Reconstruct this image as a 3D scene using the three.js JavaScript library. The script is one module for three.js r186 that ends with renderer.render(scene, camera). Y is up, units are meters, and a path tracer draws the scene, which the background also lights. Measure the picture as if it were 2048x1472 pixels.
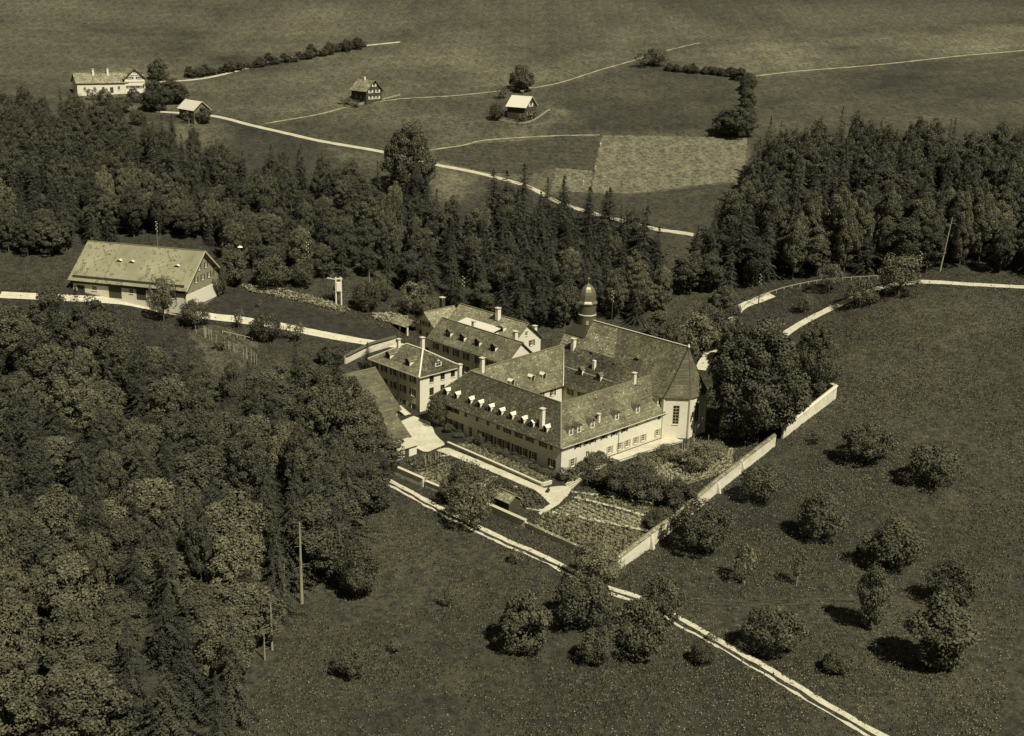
import * as THREE from 'three';
import { mergeGeometries } from 'three/addons/utils/BufferGeometryUtils.js';
import { ImprovedNoise } from 'three/addons/math/ImprovedNoise.js';
import { MarchingCubes } from 'three/addons/objects/MarchingCubes.js';

// ---------------------------------------------------------------- camera, sky, sun, exposure
const scene = new THREE.Scene();
const camera = new THREE.PerspectiveCamera(33.53, 2048 / 1472, 1, 6000);
camera.position.set(0, 99.84, 0);
camera.rotation.order = 'YXZ';
camera.rotation.set(THREE.MathUtils.degToRad(-17.472), 0, THREE.MathUtils.degToRad(1.506));

const SUN_FRONT = THREE.MathUtils.degToRad(38), SUN_UP = THREE.MathUtils.degToRad(53);   // azimuth from the camera side towards the right, elevation
const sunDir = new THREE.Vector3(Math.sin(SUN_FRONT) * Math.cos(SUN_UP), Math.sin(SUN_UP), Math.cos(SUN_FRONT) * Math.cos(SUN_UP));
{
  const W = 256, Hh = 128, px = new Float32Array(W * Hh * 4);
  for (let j = 0; j < Hh; j++) {
    const el = ((j + 0.5) / Hh - 0.5) * Math.PI, up = Math.max(0, Math.sin(el));
    const L = el < 0 ? 0.05 : 0.092 + 0.09 * Math.pow(1 - up, 3);
    for (let i = 0; i < W; i++) { const k = (j * W + i) * 4; px[k] = L * 1.03; px[k + 1] = L; px[k + 2] = L * 0.9; px[k + 3] = 1; }
  }
  const sky = new THREE.DataTexture(px, W, Hh, THREE.RGBAFormat, THREE.FloatType);
  sky.mapping = THREE.EquirectangularReflectionMapping; sky.magFilter = THREE.LinearFilter; sky.needsUpdate = true;
  scene.background = sky; scene.environment = sky;
}
const sun = new THREE.DirectionalLight(new THREE.Color(1, 0.965, 0.88), 4.9);
sun.position.copy(sunDir).multiplyScalar(600).add(new THREE.Vector3(0, 20, -300)); sun.target.position.set(0, 20, -300);
sun.castShadow = true; sun.shadow.mapSize.set(4096, 4096);
Object.assign(sun.shadow.camera, { left: -350, right: 350, top: 350, bottom: -350, near: 50, far: 1400 });
scene.add(sun, sun.target);
const renderer = new THREE.WebGLRenderer({ antialias: true });
renderer.setSize(1024, 736); renderer.shadowMap.enabled = true;
renderer.toneMapping = THREE.LinearToneMapping; renderer.toneMappingExposure = 1.15;

// ---------------------------------------------------------------- survey tables, metres: [x, z] on the ground
const HILL = [[0.0,0.0,-6.0], [-120.0,60.0,-6.0], [120.0,60.0,-4.0], [0.0,120.0,-4.0], [-60.0,150.0,-3.0], [60.0,150.0,-3.0], [-130.0,170.0,0.0], [130.0,170.0,0.0], [0.0,190.0,-2.0], [40.0,195.0,-2.0], [-30.0,200.0,-2.0], [80.0,200.0,-1.5], [-70.0,215.0,0.0], [120.0,220.0,3.0], [-120.0,230.0,4.0], [10.8,242.2,0.0], [-10.0,255.0,0.0], [30.0,265.0,0.0], [45.0,290.0,0.0], [20.0,300.0,1.0], [-10.0,290.0,1.0], [-22.0,275.0,0.5], [-35.0,262.0,0.0], [60.0,265.0,1.0], [75.0,279.0,4.0], [90.0,255.0,5.0], [111.0,325.0,17.5], [85.0,330.0,11.0], [60.0,320.0,4.5], [150.0,290.0,19.0], [150.0,350.0,25.0], [-102.0,329.0,15.0], [-60.0,310.0,8.0], [-35.0,300.0,4.0], [-70.0,280.0,4.0], [-110.0,290.0,10.0], [-150.0,330.0,20.0], [-40.0,335.0,8.0], [0.0,345.0,7.5], [-25.0,331.0,3.8], [-12.0,322.0,2.8], [30.0,345.0,9.0], [0.0,385.0,18.0], [-60.0,385.0,20.0], [-120.0,390.0,26.0], [60.0,385.0,19.0], [120.0,390.0,30.0], [180.0,400.0,38.0], [20.0,440.0,28.0], [-60.0,450.0,33.0], [-140.0,460.0,39.0], [90.0,440.0,32.0], [160.0,450.0,42.0], [0.0,520.0,46.0], [-70.0,520.0,48.0], [-160.0,540.0,52.0], [80.0,520.0,48.0], [180.0,540.0,55.0], [0.0,620.0,65.0], [-150.0,640.0,66.0], [150.0,640.0,70.0], [0.0,800.0,100.0], [-250.0,800.0,102.0], [250.0,800.0,104.0], [0.0,1300.0,200.0], [-500.0,1300.0,200.0], [500.0,1300.0,200.0], [-300.0,500.0,55.0], [300.0,500.0,60.0], [-300.0,250.0,20.0], [300.0,250.0,35.0], [-300.0,100.0,0.0], [300.0,100.0,5.0]];
const ROADS = {"field_track":[[-34.5,-245.8], [-26.1,-238.0], [-13.6,-224.1], [-3.9,-214.4], [7.9,-203.6], [16.6,-195.0], [24.1,-190.3], [30.2,-183.3], [35.2,-177.4], [41.2,-170.1], [49.0,-159.9], [56.7,-150.3]],"barn_road":[[-23.8,-318.6], [-30.8,-321.0], [-38.8,-318.8], [-52.3,-318.3], [-63.3,-319.4], [-74.2,-319.8], [-82.2,-319.7], [-94.5,-320.3], [-105.9,-322.2], [-121.3,-319.9], [-137.5,-316.8]],"hill_path":[[73.1,-325.1], [79.0,-330.7], [83.8,-334.0], [90.0,-337.4], [96.2,-340.3], [105.6,-344.2], [116.8,-344.1], [127.3,-339.4], [143.7,-332.8]],"wood_road":[[50.2,-311.8], [58.3,-331.7], [63.3,-341.9], [67.8,-347.6], [72.4,-349.6], [76.4,-351.6]],"valley_road":[[-150.0,-504.5], [-124.0,-502.0], [-106.8,-492.3], [-93.6,-485.6], [-76.7,-477.9], [-50.7,-470.3], [-32.9,-462.0], [-13.8,-455.2], [4.8,-444.0], [13.7,-431.7], [25.7,-421.3], [37.2,-413.1], [46.8,-406.0], [58.6,-399.7], [66.3,-389.9]],"farm_lane":[[-159.7,-554.8], [-144.2,-564.3], [-132.4,-582.3], [-120.5,-605.1], [-108.5,-619.6], [-86.4,-639.4], [-62.2,-652.1]],"meadow_lane":[[-101.4,-495.2], [-81.8,-511.1], [-71.1,-523.5], [-51.5,-538.8], [-30.3,-547.2], [-8.6,-558.1], [13.9,-569.9], [38.2,-598.3], [56.5,-619.3], [67.7,-633.7], [93.5,-659.5]],"ridge_lane":[[110.8,-591.3], [134.2,-602.1], [173.0,-613.8], [218.6,-628.0], [255.7,-635.1]],"mowing_track":[[29.1,-191.4], [40.8,-191.1], [55.9,-192.3], [69.1,-192.5], [85.6,-192.4]],"field_footpath":[[-34.0,-476.4], [-20.8,-484.5], [-15.1,-490.0], [12.9,-499.2], [33.2,-501.3]]};
const FIELDS = {"hay_field":[[34.2,-501.3], [59.3,-499.5], [91.9,-495.3], [86.1,-464.9], [80.1,-449.5], [59.5,-445.0], [42.7,-440.1], [27.4,-440.7], [29.7,-468.7]],"crop_strip":[[14.7,-464.8], [28.3,-463.1], [26.5,-441.2], [12.1,-441.5]],"ploughed_field":[[-32.3,-475.6], [-15.0,-488.3], [33.1,-499.5], [28.6,-462.6], [14.7,-465.3], [5.2,-456.6], [-12.9,-457.4], [-31.3,-466.1]],"lower_meadow":[[27.6,-439.7], [42.7,-439.1], [79.8,-448.0], [73.4,-405.4], [58.8,-401.3], [47.0,-407.8], [37.4,-415.0]],"mown_slope":[[-81.3,-321.7], [-81.5,-331.4], [-79.3,-337.3], [-66.5,-336.8], [-54.6,-333.7], [-43.2,-332.8], [-33.1,-330.3], [-31.1,-324.1], [-44.4,-320.1], [-58.0,-320.1], [-71.8,-321.3]],"light_bank":[[-1.4,-507.9], [11.1,-518.6], [15.8,-546.3], [21.8,-529.0], [9.9,-501.3], [-11.2,-491.7]],"dry_strip":[[-30.8,-458.3], [-14.6,-450.9], [-16.7,-435.5], [-23.0,-422.3], [-29.9,-435.5]],"dry_clearing":[[-138.9,-485.9], [-124.0,-497.6], [-109.6,-486.5], [-111.4,-459.9], [-128.7,-461.8]],"hazy_far_pasture":[[-227.3,-515.4], [-150.0,-504.5], [-124.0,-502.0], [-106.8,-492.3], [-93.6,-485.6], [-76.7,-477.9], [-50.7,-470.3], [-32.9,-462.0], [-13.8,-455.2], [4.8,-444.0], [13.7,-431.7], [37.2,-413.1], [58.6,-399.7], [75.7,-409.4], [84.9,-457.1], [107.0,-466.3], [188.4,-435.5], [303.8,-735.0], [-6.1,-780.6], [-321.1,-743.2]],"upper_dark":[[110.3,-585.5], [171.4,-607.7], [252.6,-626.6], [176.5,-422.3], [147.4,-444.5], [89.7,-461.6], [94.3,-504.3]],"top_strip":[[72.4,-630.9], [92.1,-648.5], [281.1,-704.2], [257.3,-639.4], [174.5,-619.9], [111.9,-595.2], [86.2,-601.5]],"long_meadow":[[-96.7,-502.1], [-71.9,-529.6], [-30.6,-552.0], [14.0,-574.1], [53.9,-617.0], [35.2,-638.5], [-35.7,-640.2], [-83.5,-617.1], [-101.4,-577.9], [-115.1,-512.5]],"mottled_meadow":[[16.1,-563.4], [55.9,-611.2], [102.2,-581.3], [92.5,-503.2], [35.3,-503.6], [22.9,-529.1]],"left_meadow":[[-99.1,-493.6], [-81.4,-508.4], [-38.6,-539.6], [-8.5,-551.7], [8.9,-506.0], [-15.1,-491.1], [-34.0,-477.5], [-33.1,-464.7], [-77.1,-480.2]],"bright_slope":[[78.8,-322.7], [97.6,-334.3], [124.2,-327.5], [109.6,-282.0], [91.5,-289.5]],"road_verge":[[-76.1,-473.4], [-50.3,-466.6], [-50.6,-451.7], [-62.0,-454.5]]};
const WOODS = {"near_wood":[[-129.3,-283.3], [-109.8,-293.5], [-90.4,-286.6], [-74.0,-269.6], [-65.3,-262.2], [-60.0,-275.7], [-48.6,-279.3], [-37.6,-269.1], [-29.4,-253.2], [-25.7,-232.3], [-29.9,-215.1], [-32.7,-202.0], [-34.3,-189.2], [-35.8,-178.5], [-36.2,-168.1], [-37.9,-156.1], [-38.4,-142.2], [-70.3,-140.4]],"ravine_wood":[[-151.5,-338.2], [-131.3,-349.1], [-113.2,-372.5], [-93.2,-366.3], [-82.2,-350.7], [-69.6,-353.7], [-58.1,-356.4], [-43.3,-357.3], [-33.7,-351.3], [-18.7,-347.6], [-12.6,-342.4], [4.8,-335.3], [12.0,-335.6], [39.3,-339.6], [47.9,-353.0], [47.5,-371.4], [42.1,-380.8], [34.4,-396.7], [20.0,-406.7], [4.8,-407.4], [-5.3,-405.4], [-16.3,-390.6], [-25.3,-403.9], [-40.4,-421.5], [-58.0,-424.1], [-75.9,-426.7], [-92.8,-423.8], [-108.8,-440.6], [-122.9,-439.6], [-134.4,-455.4], [-157.9,-465.6], [-175.3,-472.2], [-203.3,-466.3]],"hill_wood":[[88.5,-456.4], [105.9,-460.7], [132.5,-456.1], [146.5,-441.4], [157.3,-431.2], [181.7,-422.7], [151.0,-340.9], [130.7,-347.5], [117.1,-350.3], [100.2,-357.5], [80.0,-359.6], [67.7,-357.0], [58.7,-356.0], [51.4,-357.6], [58.6,-379.6], [71.0,-395.0], [78.5,-418.6]]};
const SPIRES = [[-7.8,-405.1,9.4,19.1,"tall spruce in the centre of the ravine wood, left of a tight pair"], [-3.3,-405.6,8.7,19.1,"left spruce of a tight pair breaking the ravine wood outline"], [2.4,-408.1,8.8,20.6,"right, tallest spruce of the tight pair above the ravine wood"], [10.4,-407.1,7.4,16.5,"pointed spruce beside the bend of the valley road"], [15.9,-406.8,8.1,17.8,"slender dark spruce right of the valley road bend"], [24.4,-409.4,6.4,13.1,"small pointed spruce below the crop strip"], [30.5,-396.5,10.5,17.5,"broad spruce in front of the lower dark meadow"], [40.2,-370.6,9.6,21.3,"single tall spruce standing before the dark lower meadow"], [63.7,-371.4,8.1,16.5,"spruce at the left tip of the hill wood"], [66.9,-363.8,8.5,17.2,"spruce beside the left tip of the hill wood"], [-34.3,-197.2,6.4,22.6,"tall dark spruce right behind the tall dead trunk"], [-37.1,-191.9,6.1,21.2,"dark spruce left of the tall dead trunk"], [-32.6,-205.2,6.7,22.2,"dark spruce at the wood edge above the free round tree"], [-38.0,-182.8,5.4,17.2,"spruce at the wood edge below the dead trunks"], [-30.6,-213.4,6.7,20.1,"spruce at the wood edge facing the front meadow corner"], [-21.2,-404.4,6.7,10.2,"small spruce in the notch right of the egg shaped tree"], [-84.5,-421.0,6.9,16.7,"spruce above the valley side of the ravine wood, left part"], [-75.0,-421.0,6.2,15.8,"second spruce on the valley side of the ravine wood"]];
const TREES = [[78.0,-248.8,9.3,8.0,"o","broad apple tree in the right meadow, nearest to the end of the garden wall"], [87.6,-236.5,9.2,8.1,"o","round apple tree by the right edge, below the tree nearest the wall end"], [60.3,-215.6,8.2,8.2,"o","dense apple tree in mid meadow, right of the slim sapling pair"], [71.0,-205.0,9.2,8.6,"o","wide leafy apple tree in the right meadow with a bulging crown"], [43.4,-175.1,8.1,7.6,"o","low spreading apple tree in the meadow just right of the cart track"], [61.3,-183.7,5.9,11.0,"t","tall two tiered pear tree in the lower right meadow"], [77.6,-191.7,7.4,7.4,"o","dark apple tree at the right edge above the largest corner tree"], [68.9,-171.8,10.4,11.7,"t","largest fruit tree in the bottom right corner of the meadow"], [36.4,-210.2,9.4,9.4,"o","dark full apple tree standing close outside the right garden wall"], [51.1,-231.7,7.7,7.2,"o","round apple tree outside the right garden wall, beside the buttress"], [42.7,-197.9,4.1,7.6,"s","small meadow tree with a pale bare crooked trunk"], [52.0,-197.7,2.7,7.2,"s","slim young tree with a narrow column of leaves in the right meadow"], [3.0,-174.2,7.9,9.2,"d","dense dome shaped tree alone in the front meadow"], [14.8,-171.1,5.2,5.7,"o","small leafy tree at the bottom, between the dome tree and the cart track"], [21.1,-173.3,8.4,8.6,"o","full apple tree just left of the cart track in the front meadow"], [26.5,-184.3,6.4,7.6,"o","loose apple tree growing right on the cart track edge"], [15.8,-195.6,8.9,7.4,"l","light airy apple tree on the track outside the wall corner"], [12.5,-181.5,9.2,8.9,"o","broad dark apple tree below the airy tree in the front meadow"], [-7.1,-217.3,8.9,8.8,"l","loose apple tree leaning over the track by the garden shed"], [-9.3,-228.0,7.7,8.0,"o","tall garden fruit tree inside the front wall left of the shed"], [1.9,-203.0,2.7,2.8,"s","tiny bush on the lower side of the cart track"], [-9.5,-186.6,2.2,4.3,"s","thin sapling alone in the middle of the front meadow"], [-17.7,-172.6,2.1,2.4,"s","small sapling in the lower left meadow near the bottom edge"], [-25.4,-190.6,6.6,10.1,"d","dark round tree standing free beside the near wood"], [-23.6,-166.0,4.8,4.4,"o","bushy tree at the bottom edge next to the near wood"], [31.5,-171.6,3.7,3.7,"o","small dark bush tree left of the track at the bottom"], [52.8,-170.2,4.4,3.6,"o","low bush tree at the bottom edge of the right meadow"], [69.4,-259.5,2.9,3.3,"s","tiny round bush in the meadow below the garden wall"], [34.1,-177.9,2.5,1.9,"s","low bush growing on the cart track"], [108.9,-337.3,12.5,10.5,"l","large pear tree on the hill beside the tall black telephone pole"], [97.8,-335.3,8.2,6.7,"o","round fruit tree overhanging the pale hill path"], [92.0,-348.1,6.7,8.0,"l","thin curved fruit tree in front of the hill wood"], [83.0,-338.7,4.6,4.8,"l","small sparse fruit tree between the wood road and hill path"], [56.7,-267.0,20.0,25.0,"b","huge linden tree standing right of the church apse"], [74.2,-287.2,10.4,17.3,"b","narrow tall tree by the far corner of the garden wall"], [48.9,-317.3,11.7,11.9,"l","light leafed tree just behind the church apse"], [60.8,-342.3,9.0,8.0,"d","rounded bush tree beside the bright wood road"], [55.7,-324.8,9.1,9.7,"d","dark bushy tree hiding the lower wood road behind the linden"], [61.3,-330.6,7.6,7.3,"o","round tree on the right of the wood road above the linden"], [60.9,-313.9,9.9,10.1,"d","dark tree filling the gap between linden and wood road"], [54.7,-336.3,6.8,6.6,"o","small round tree on the left side of the wood road"], [-36.7,-261.8,8.0,13.7,"d","tall dark tree before the courtyard barn, nearest the garden store"], [-42.2,-264.8,8.8,13.8,"d","tall dark tree before the courtyard barn, second from the garden store"], [-31.8,-254.4,7.1,11.4,"d","dark tree at the wood corner above the front garden wall"], [-46.9,-268.8,8.2,13.0,"d","tall dark tree before the hidden left end of the courtyard barn"], [40.7,-326.7,9.2,8.7,"d","bushy tree behind the church nave roof"], [-93.0,-313.5,7.7,11.5,"l","pear tree in front of the long barn"], [-84.8,-312.7,6.9,6.6,"o","round fruit tree beside the barn road at the barn gable"], [-73.4,-314.4,3.2,5.3,"s","small lollipop tree by the barn road"], [-64.8,-308.9,7.6,7.3,"o","dark wide fruit tree by the barn road, left of the small round one"], [-57.8,-311.2,4.8,5.0,"s","small fruit tree with a round shadow below the barn road"], [-75.1,-300.2,3.3,3.9,"s","slim tree in the fenced plot below the barn road"], [-70.9,-329.3,1.7,2.7,"s","tiny sapling on the mown slope"], [-81.7,-343.2,8.4,10.0,"d","tall orchard tree right behind the barn gable"], [-70.0,-344.8,10.4,8.2,"o","wide orchard tree at the wood edge above the flower rows"], [-62.0,-348.2,6.2,7.3,"o","oval orchard tree next to the insulator pole"], [-52.4,-341.9,3.8,4.6,"s","small orchard tree left of the transformer mast"], [-41.9,-339.6,7.5,8.2,"o","dark orchard tree right of the transformer mast"], [-39.0,-348.2,6.8,6.5,"l","pale orchard tree at the wood edge behind the dark one"], [-28.9,-343.3,8.4,8.3,"l","light leafed tree above the small gabled house"], [-24.4,-341.1,6.1,6.4,"l","thin leafed tree directly behind the small gabled house"], [-88.8,-324.8,4.1,9.7,"d","dark leafy tree covering the left half of the barn gable"], [-83.3,-333.7,4.8,10.2,"d","dark leafy tree covering the right half of the barn gable"], [-46.5,-300.3,6.4,5.3,"d","round dark tree by the white garden wall near the road"], [-37.2,-300.0,3.9,6.7,"c","dark cone shaped tree beside the white stuccoed hip roof house"], [1.4,-559.1,10.3,11.2,"d","round tree behind the right farmhouse in the far meadow"], [-7.1,-546.5,5.3,5.3,"s","small tree left of the round one behind the right farmhouse"], [-38.1,-431.5,16.3,22.2,"b","big egg shaped tree on the far edge of the wood by the valley road"], [87.2,-497.5,14.1,10.8,"b","grove tree left of the hill wood corner"], [83.6,-500.2,10.1,8.7,"d","lower grove tree on the hay field corner"], [98.9,-535.6,5.6,6.7,"d","hedge tree below the corner of the far hedge"], [104.1,-565.0,5.4,7.3,"d","hedge tree at the corner of the far hedge"], [102.5,-583.2,7.9,4.8,"d","dark bush at the corner of the far hedge"], [58.9,-604.5,7.2,7.0,"l","left tree of the far clump on the skyline meadow"], [67.1,-607.0,8.7,7.5,"l","right tree of the far clump on the skyline meadow"], [63.5,-609.7,7.3,7.1,"d","middle tree of the far clump on the skyline meadow"], [-148.1,-504.9,9.8,11.3,"b","dark broad tree right of the white farmhouse in the top left"], [-144.8,-519.6,11.7,9.0,"b","dark tree between the white farmhouse and the tin roofed shed"], [-161.2,-558.6,8.9,8.5,"d","far tree behind the white farmhouse gable"], [-177.1,-494.6,6.8,6.9,"o","leafy tree at the left corner below the white farmhouse"], [-161.3,-493.7,6.0,5.9,"o","orchard tree straight below the gabled white farmhouse"], [-159.9,-516.2,5.4,5.4,"d","dark bush tree under the white gable wall"], [-169.7,-509.2,6.2,6.0,"d","small tree in front of the white farmhouse"], [-177.0,-515.8,4.6,4.7,"s","bush at the corner of the white farmhouse"], [-159.7,-499.6,6.9,6.3,"o","orchard tree below the white farmhouse"], [-149.0,-483.5,5.9,5.8,"o","second orchard tree below the white farmhouse, nearer the wood"], [-132.4,-472.4,4.6,7.7,"c","slim conifer below the tin roofed shed"], [-125.7,-492.3,7.2,5.9,"d","round bush right in front of the tin roofed shed"], [-130.3,-489.2,4.7,4.8,"s","small bush at the front wall of the tin roofed shed"], [-9.2,-516.3,5.4,6.5,"d","dark bush on the left side of the right farmhouse"], [0.6,-513.8,5.0,3.9,"s","garden bush in front of the right farmhouse"], [5.6,-519.4,5.4,3.6,"s","garden bush at the right end of the right farmhouse"], [-73.7,-527.0,5.5,2.9,"s","low hedge bush left of the left farmhouse"], [-69.8,-522.9,5.5,2.9,"s","hedge bush in front of the left farmhouse wall"], [34.2,-226.4,6.0,6.2,"d","dark garden tree beside the inside of the right wall"], [29.8,-217.9,5.1,4.1,"o","leafy bush in the lower garden by the right wall"], [25.3,-233.2,9.5,6.4,"o","large dark garden shrub below the sunlit wing"], [20.3,-239.0,8.0,4.9,"o","spreading garden shrub by the garden steps"], [29.4,-230.0,8.2,5.0,"o","wide garden shrub between the big shrub and the right wall"], [29.5,-245.1,6.0,4.2,"l","pale garden shrub near the sunlit wing terrace"], [35.4,-251.1,6.6,3.9,"l","pale flowering shrub in the upper garden"], [40.7,-245.8,6.7,6.0,"l","light young tree in the upper garden by the wall"], [44.7,-254.5,6.2,3.7,"l","pale bush at the top corner of the garden"], [17.5,-246.8,3.7,3.4,"s","small shrub against the sunlit wing wall"], [12.9,-239.7,4.7,2.6,"s","low shrub at the corner of the two front wings"], [-16.6,-270.3,5.4,7.9,"o","climbing shrub at the left end of the shaded wing"], [-1.7,-229.4,5.7,4.0,"o","dark bush beside the garden shed"], [-25.1,-243.8,3.2,3.0,"s","bush at the left end of the front garden wall"]];
const POLES = [[-107.7,-361.4,8.8,"i"], [-79.4,-346.3,10.2,"l"], [-60.3,-348.5,13.6,"i"], [-43.4,-356.6,3.9,"p"], [-14.6,-342.3,13.1,"i"], [27.2,-326.5,15.5,"i"], [71.4,-346.2,9.6,"i"], [112.4,-332.9,13.5,"i"], [-29.9,-546.5,7.9,"p"], [99.4,-311.1,6.6,"p"]];
const MISC = {"wood_fence":[[64.8,-339.3], [66.4,-344.3], [69.3,-348.2], [75.7,-351.8], [81.9,-353.7], [90.7,-354.3], [99.0,-352.6], [106.5,-350.5]],"plot_fence":[[-76.7,-310.0], [-71.8,-308.8], [-68.4,-307.9]],"plot_fence2":[[-102.6,-311.2], [-100.9,-314.3]],"far_fence":[[-70.2,-524.4], [-60.6,-533.1], [-51.9,-543.6]],"far_fence2":[[-10.2,-516.2], [2.3,-512.1], [13.3,-530.6]],"shed_wall":[[-52.2,-301.1], [-42.4,-305.0], [-32.2,-321.1]],"flowers":[[-78.5,-342.8], [-67.7,-343.8], [-52.8,-340.3], [-46.7,-337.3], [-47.7,-334.7], [-60.9,-337.6], [-75.5,-339.4]],"flowers2":[[-40.3,-337.7], [-35.6,-340.6], [-30.0,-339.9], [-32.2,-335.3], [-39.2,-334.8]],"white_wall":[[-43.2,-301.4], [-38.2,-311.7], [-32.2,-321.1]],"plot":[[-85.2,-310.0], [-79.8,-314.8], [-66.6,-309.0], [-66.8,-297.2], [-69.4,-283.1], [-72.8,-284.9]],"people":[[32.7,-488.3], [29.6,-463.6], [24.3,-448.5], [8.3,-236.4]],"transformer":[[-50.3,-340.3]],"dead":[[-34.9,-187.1], [-37.7,-186.1], [-37.1,-172.3], [-37.7,-169.4], [124.4,-350.5]],"heap":[[-12.2,-485.9]]};

// ---------------------------------------------------------------- helpers
function mulberry(a) { return () => { a |= 0; a = a + 0x6D2B79F5 | 0; let t = Math.imul(a ^ a >>> 15, 1 | a); t = t + Math.imul(t ^ t >>> 7, 61 | t) ^ t; return ((t ^ t >>> 14) >>> 0) / 4294967296; }; }
const noise = new ImprovedNoise();
const fbm = (x, y, z = 0, o = 4) => { let s = 0, a = 0.5; for (let i = 0; i < o; i++) { s += a * noise.noise(x, y, z + i * 7.3); x *= 2.03; y *= 2.03; a *= 0.5; } return s; };
// print tones of the old brown toned plate: one grey value L becomes a warm olive grey
const tone = (L, warm = 1) => new THREE.Color().setRGB(L * (1 + 0.075 * warm), L, L * (1 - warm * (0.55 - 0.34 * Math.min(1, L / 0.75))));
const mat = (L, o = {}) => new THREE.MeshStandardMaterial({ color: tone(L, o.warm ?? 1), roughness: o.rough ?? 0.9, metalness: o.metal ?? 0, ...(o.extra ?? {}) });
const taken = new Map();
const numbered = (n) => { const k = taken.get(n) ?? 0; taken.set(n, k + 1); return k ? `${n}_${String(k).padStart(3, '0')}` : n; };
function tag(o, label, category, group, kind) { o.userData.label = label; if (category) o.userData.category = category; if (group) o.userData.group = group; if (kind) o.userData.kind = kind; return o; }
function thing(name, label, category, [x, y, z] = [0, 0, 0], turn = 0, group) {
  const o = new THREE.Group(); o.name = numbered(name); o.position.set(x, y, z); o.rotation.y = turn; scene.add(o); return tag(o, label, category, group);
}
const shade = (o) => { o.castShadow = true; o.receiveShadow = true; return o; };
function part(name, geo, m, parent) { const o = shade(new THREE.Mesh(geo, m)); o.name = parent === scene ? numbered(name) : name; parent.add(o); return o; }
function structure(name, geo, m) { const o = part(name, geo, m, scene); o.userData.kind = 'structure'; return o; }
function copyOf(o, label, group) { const c = o.clone(); c.name = numbered(o.name.replace(/_\d{3}$/, '')); c.userData = { ...o.userData }; if (label) c.userData.label = label; if (group) c.userData.group = group; scene.add(c); return c; }
const V = (x, y, z) => new THREE.Vector3(x, y, z);
function box(w, h, d, x = 0, y = 0, z = 0) { const g = new THREE.BoxGeometry(w, h, d); g.translate(x, y, z); return g; }
function flat(g) { const n = g.index ? g.toNonIndexed() : g; for (const k of Object.keys(n.attributes)) if (!['position', 'normal', 'uv'].includes(k)) n.deleteAttribute(k); return n; }
const join = (list) => mergeGeometries(list.map(flat));
// slabs: planar polygons (seen from outside counter clockwise) with thickness, uv in metres up the slope
function slabs(polys, t = 0.16) {
  const pos = [], uv = [];
  for (const raw of polys) {
    const p = raw.map((q) => (q.isVector3 ? q : V(...q)));
    const n = V(0, 0, 0);
    for (let i = 0; i < p.length; i++) n.add(p[i].clone().cross(p[(i + 1) % p.length]));
    n.normalize();
    const u = Math.abs(n.y) > 0.999 ? V(1, 0, 0) : V(0, 1, 0).cross(n).normalize(), v = n.clone().cross(u);
    const put = (a) => { pos.push(a.x, a.y, a.z); uv.push(a.dot(u), a.dot(v)); };
    const q = p.map((a) => a.clone().addScaledVector(n, -t));
    const tri = THREE.ShapeUtils.triangulateShape(p.map((a) => new THREE.Vector2(a.dot(u), a.dot(v))), []);
    for (const [a, b, c] of tri) { put(p[a]); put(p[b]); put(p[c]); put(q[a]); put(q[c]); put(q[b]); }
    for (let i = 0; i < p.length; i++) { const k = (i + 1) % p.length; put(p[i]); put(q[i]); put(q[k]); put(p[i]); put(q[k]); put(p[k]); }
  }
  const g = new THREE.BufferGeometry();
  g.setAttribute('position', new THREE.Float32BufferAttribute(pos, 3)); g.setAttribute('uv', new THREE.Float32BufferAttribute(uv, 2)); g.computeVertexNormals();
  return g;
}
// beam of square section between two points
function beam(a, b, w = 0.3, h = w) {
  const d = b.clone().sub(a), L = d.length(), g = new THREE.BoxGeometry(L, h, w);
  const x = d.normalize(), z = Math.abs(x.y) > 0.99 ? V(0, 0, 1) : x.clone().cross(V(0, 1, 0)).normalize(), y = z.clone().cross(x);
  g.applyMatrix4(new THREE.Matrix4().makeBasis(x, y, z).setPosition(a.clone().add(b).multiplyScalar(0.5))); return g;
}
function taper(a, b, r0, r1, seg = 6) {
  const d = b.clone().sub(a), g = new THREE.CylinderGeometry(r1, r0, d.length(), seg, 1);
  g.applyQuaternion(new THREE.Quaternion().setFromUnitVectors(V(0, 1, 0), d.clone().normalize())); g.translate((a.x + b.x) / 2, (a.y + b.y) / 2, (a.z + b.z) / 2); return g;
}
// ---- textures
function texture(size, metres, fn, { bump = false, warm = 1 } = {}) {
  const d = new Uint8Array(size * size * 4);
  for (let y = 0; y < size; y++) for (let x = 0; x < size; x++) {
    const v = fn(x / size * metres, y / size * metres, x, y), k = (y * size + x) * 4;
    if (bump) { d[k] = d[k + 1] = d[k + 2] = Math.max(0, Math.min(255, v * 255)); } else {
      const c = tone(Math.max(0, Math.min(1, v)), warm).convertLinearToSRGB(); d[k] = Math.min(255, c.r * 255); d[k + 1] = Math.min(255, c.g * 255); d[k + 2] = c.b * 255;
    }
    d[k + 3] = 255;
  }
  const t = new THREE.DataTexture(d, size, size); t.wrapS = t.wrapT = THREE.RepeatWrapping; t.magFilter = THREE.LinearFilter; t.minFilter = THREE.LinearMipmapLinearFilter; t.generateMipmaps = true;
  if (!bump) t.colorSpace = THREE.SRGBColorSpace; t.repeat.set(1 / metres, 1 / metres); t.needsUpdate = true; return t;
}
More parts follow.
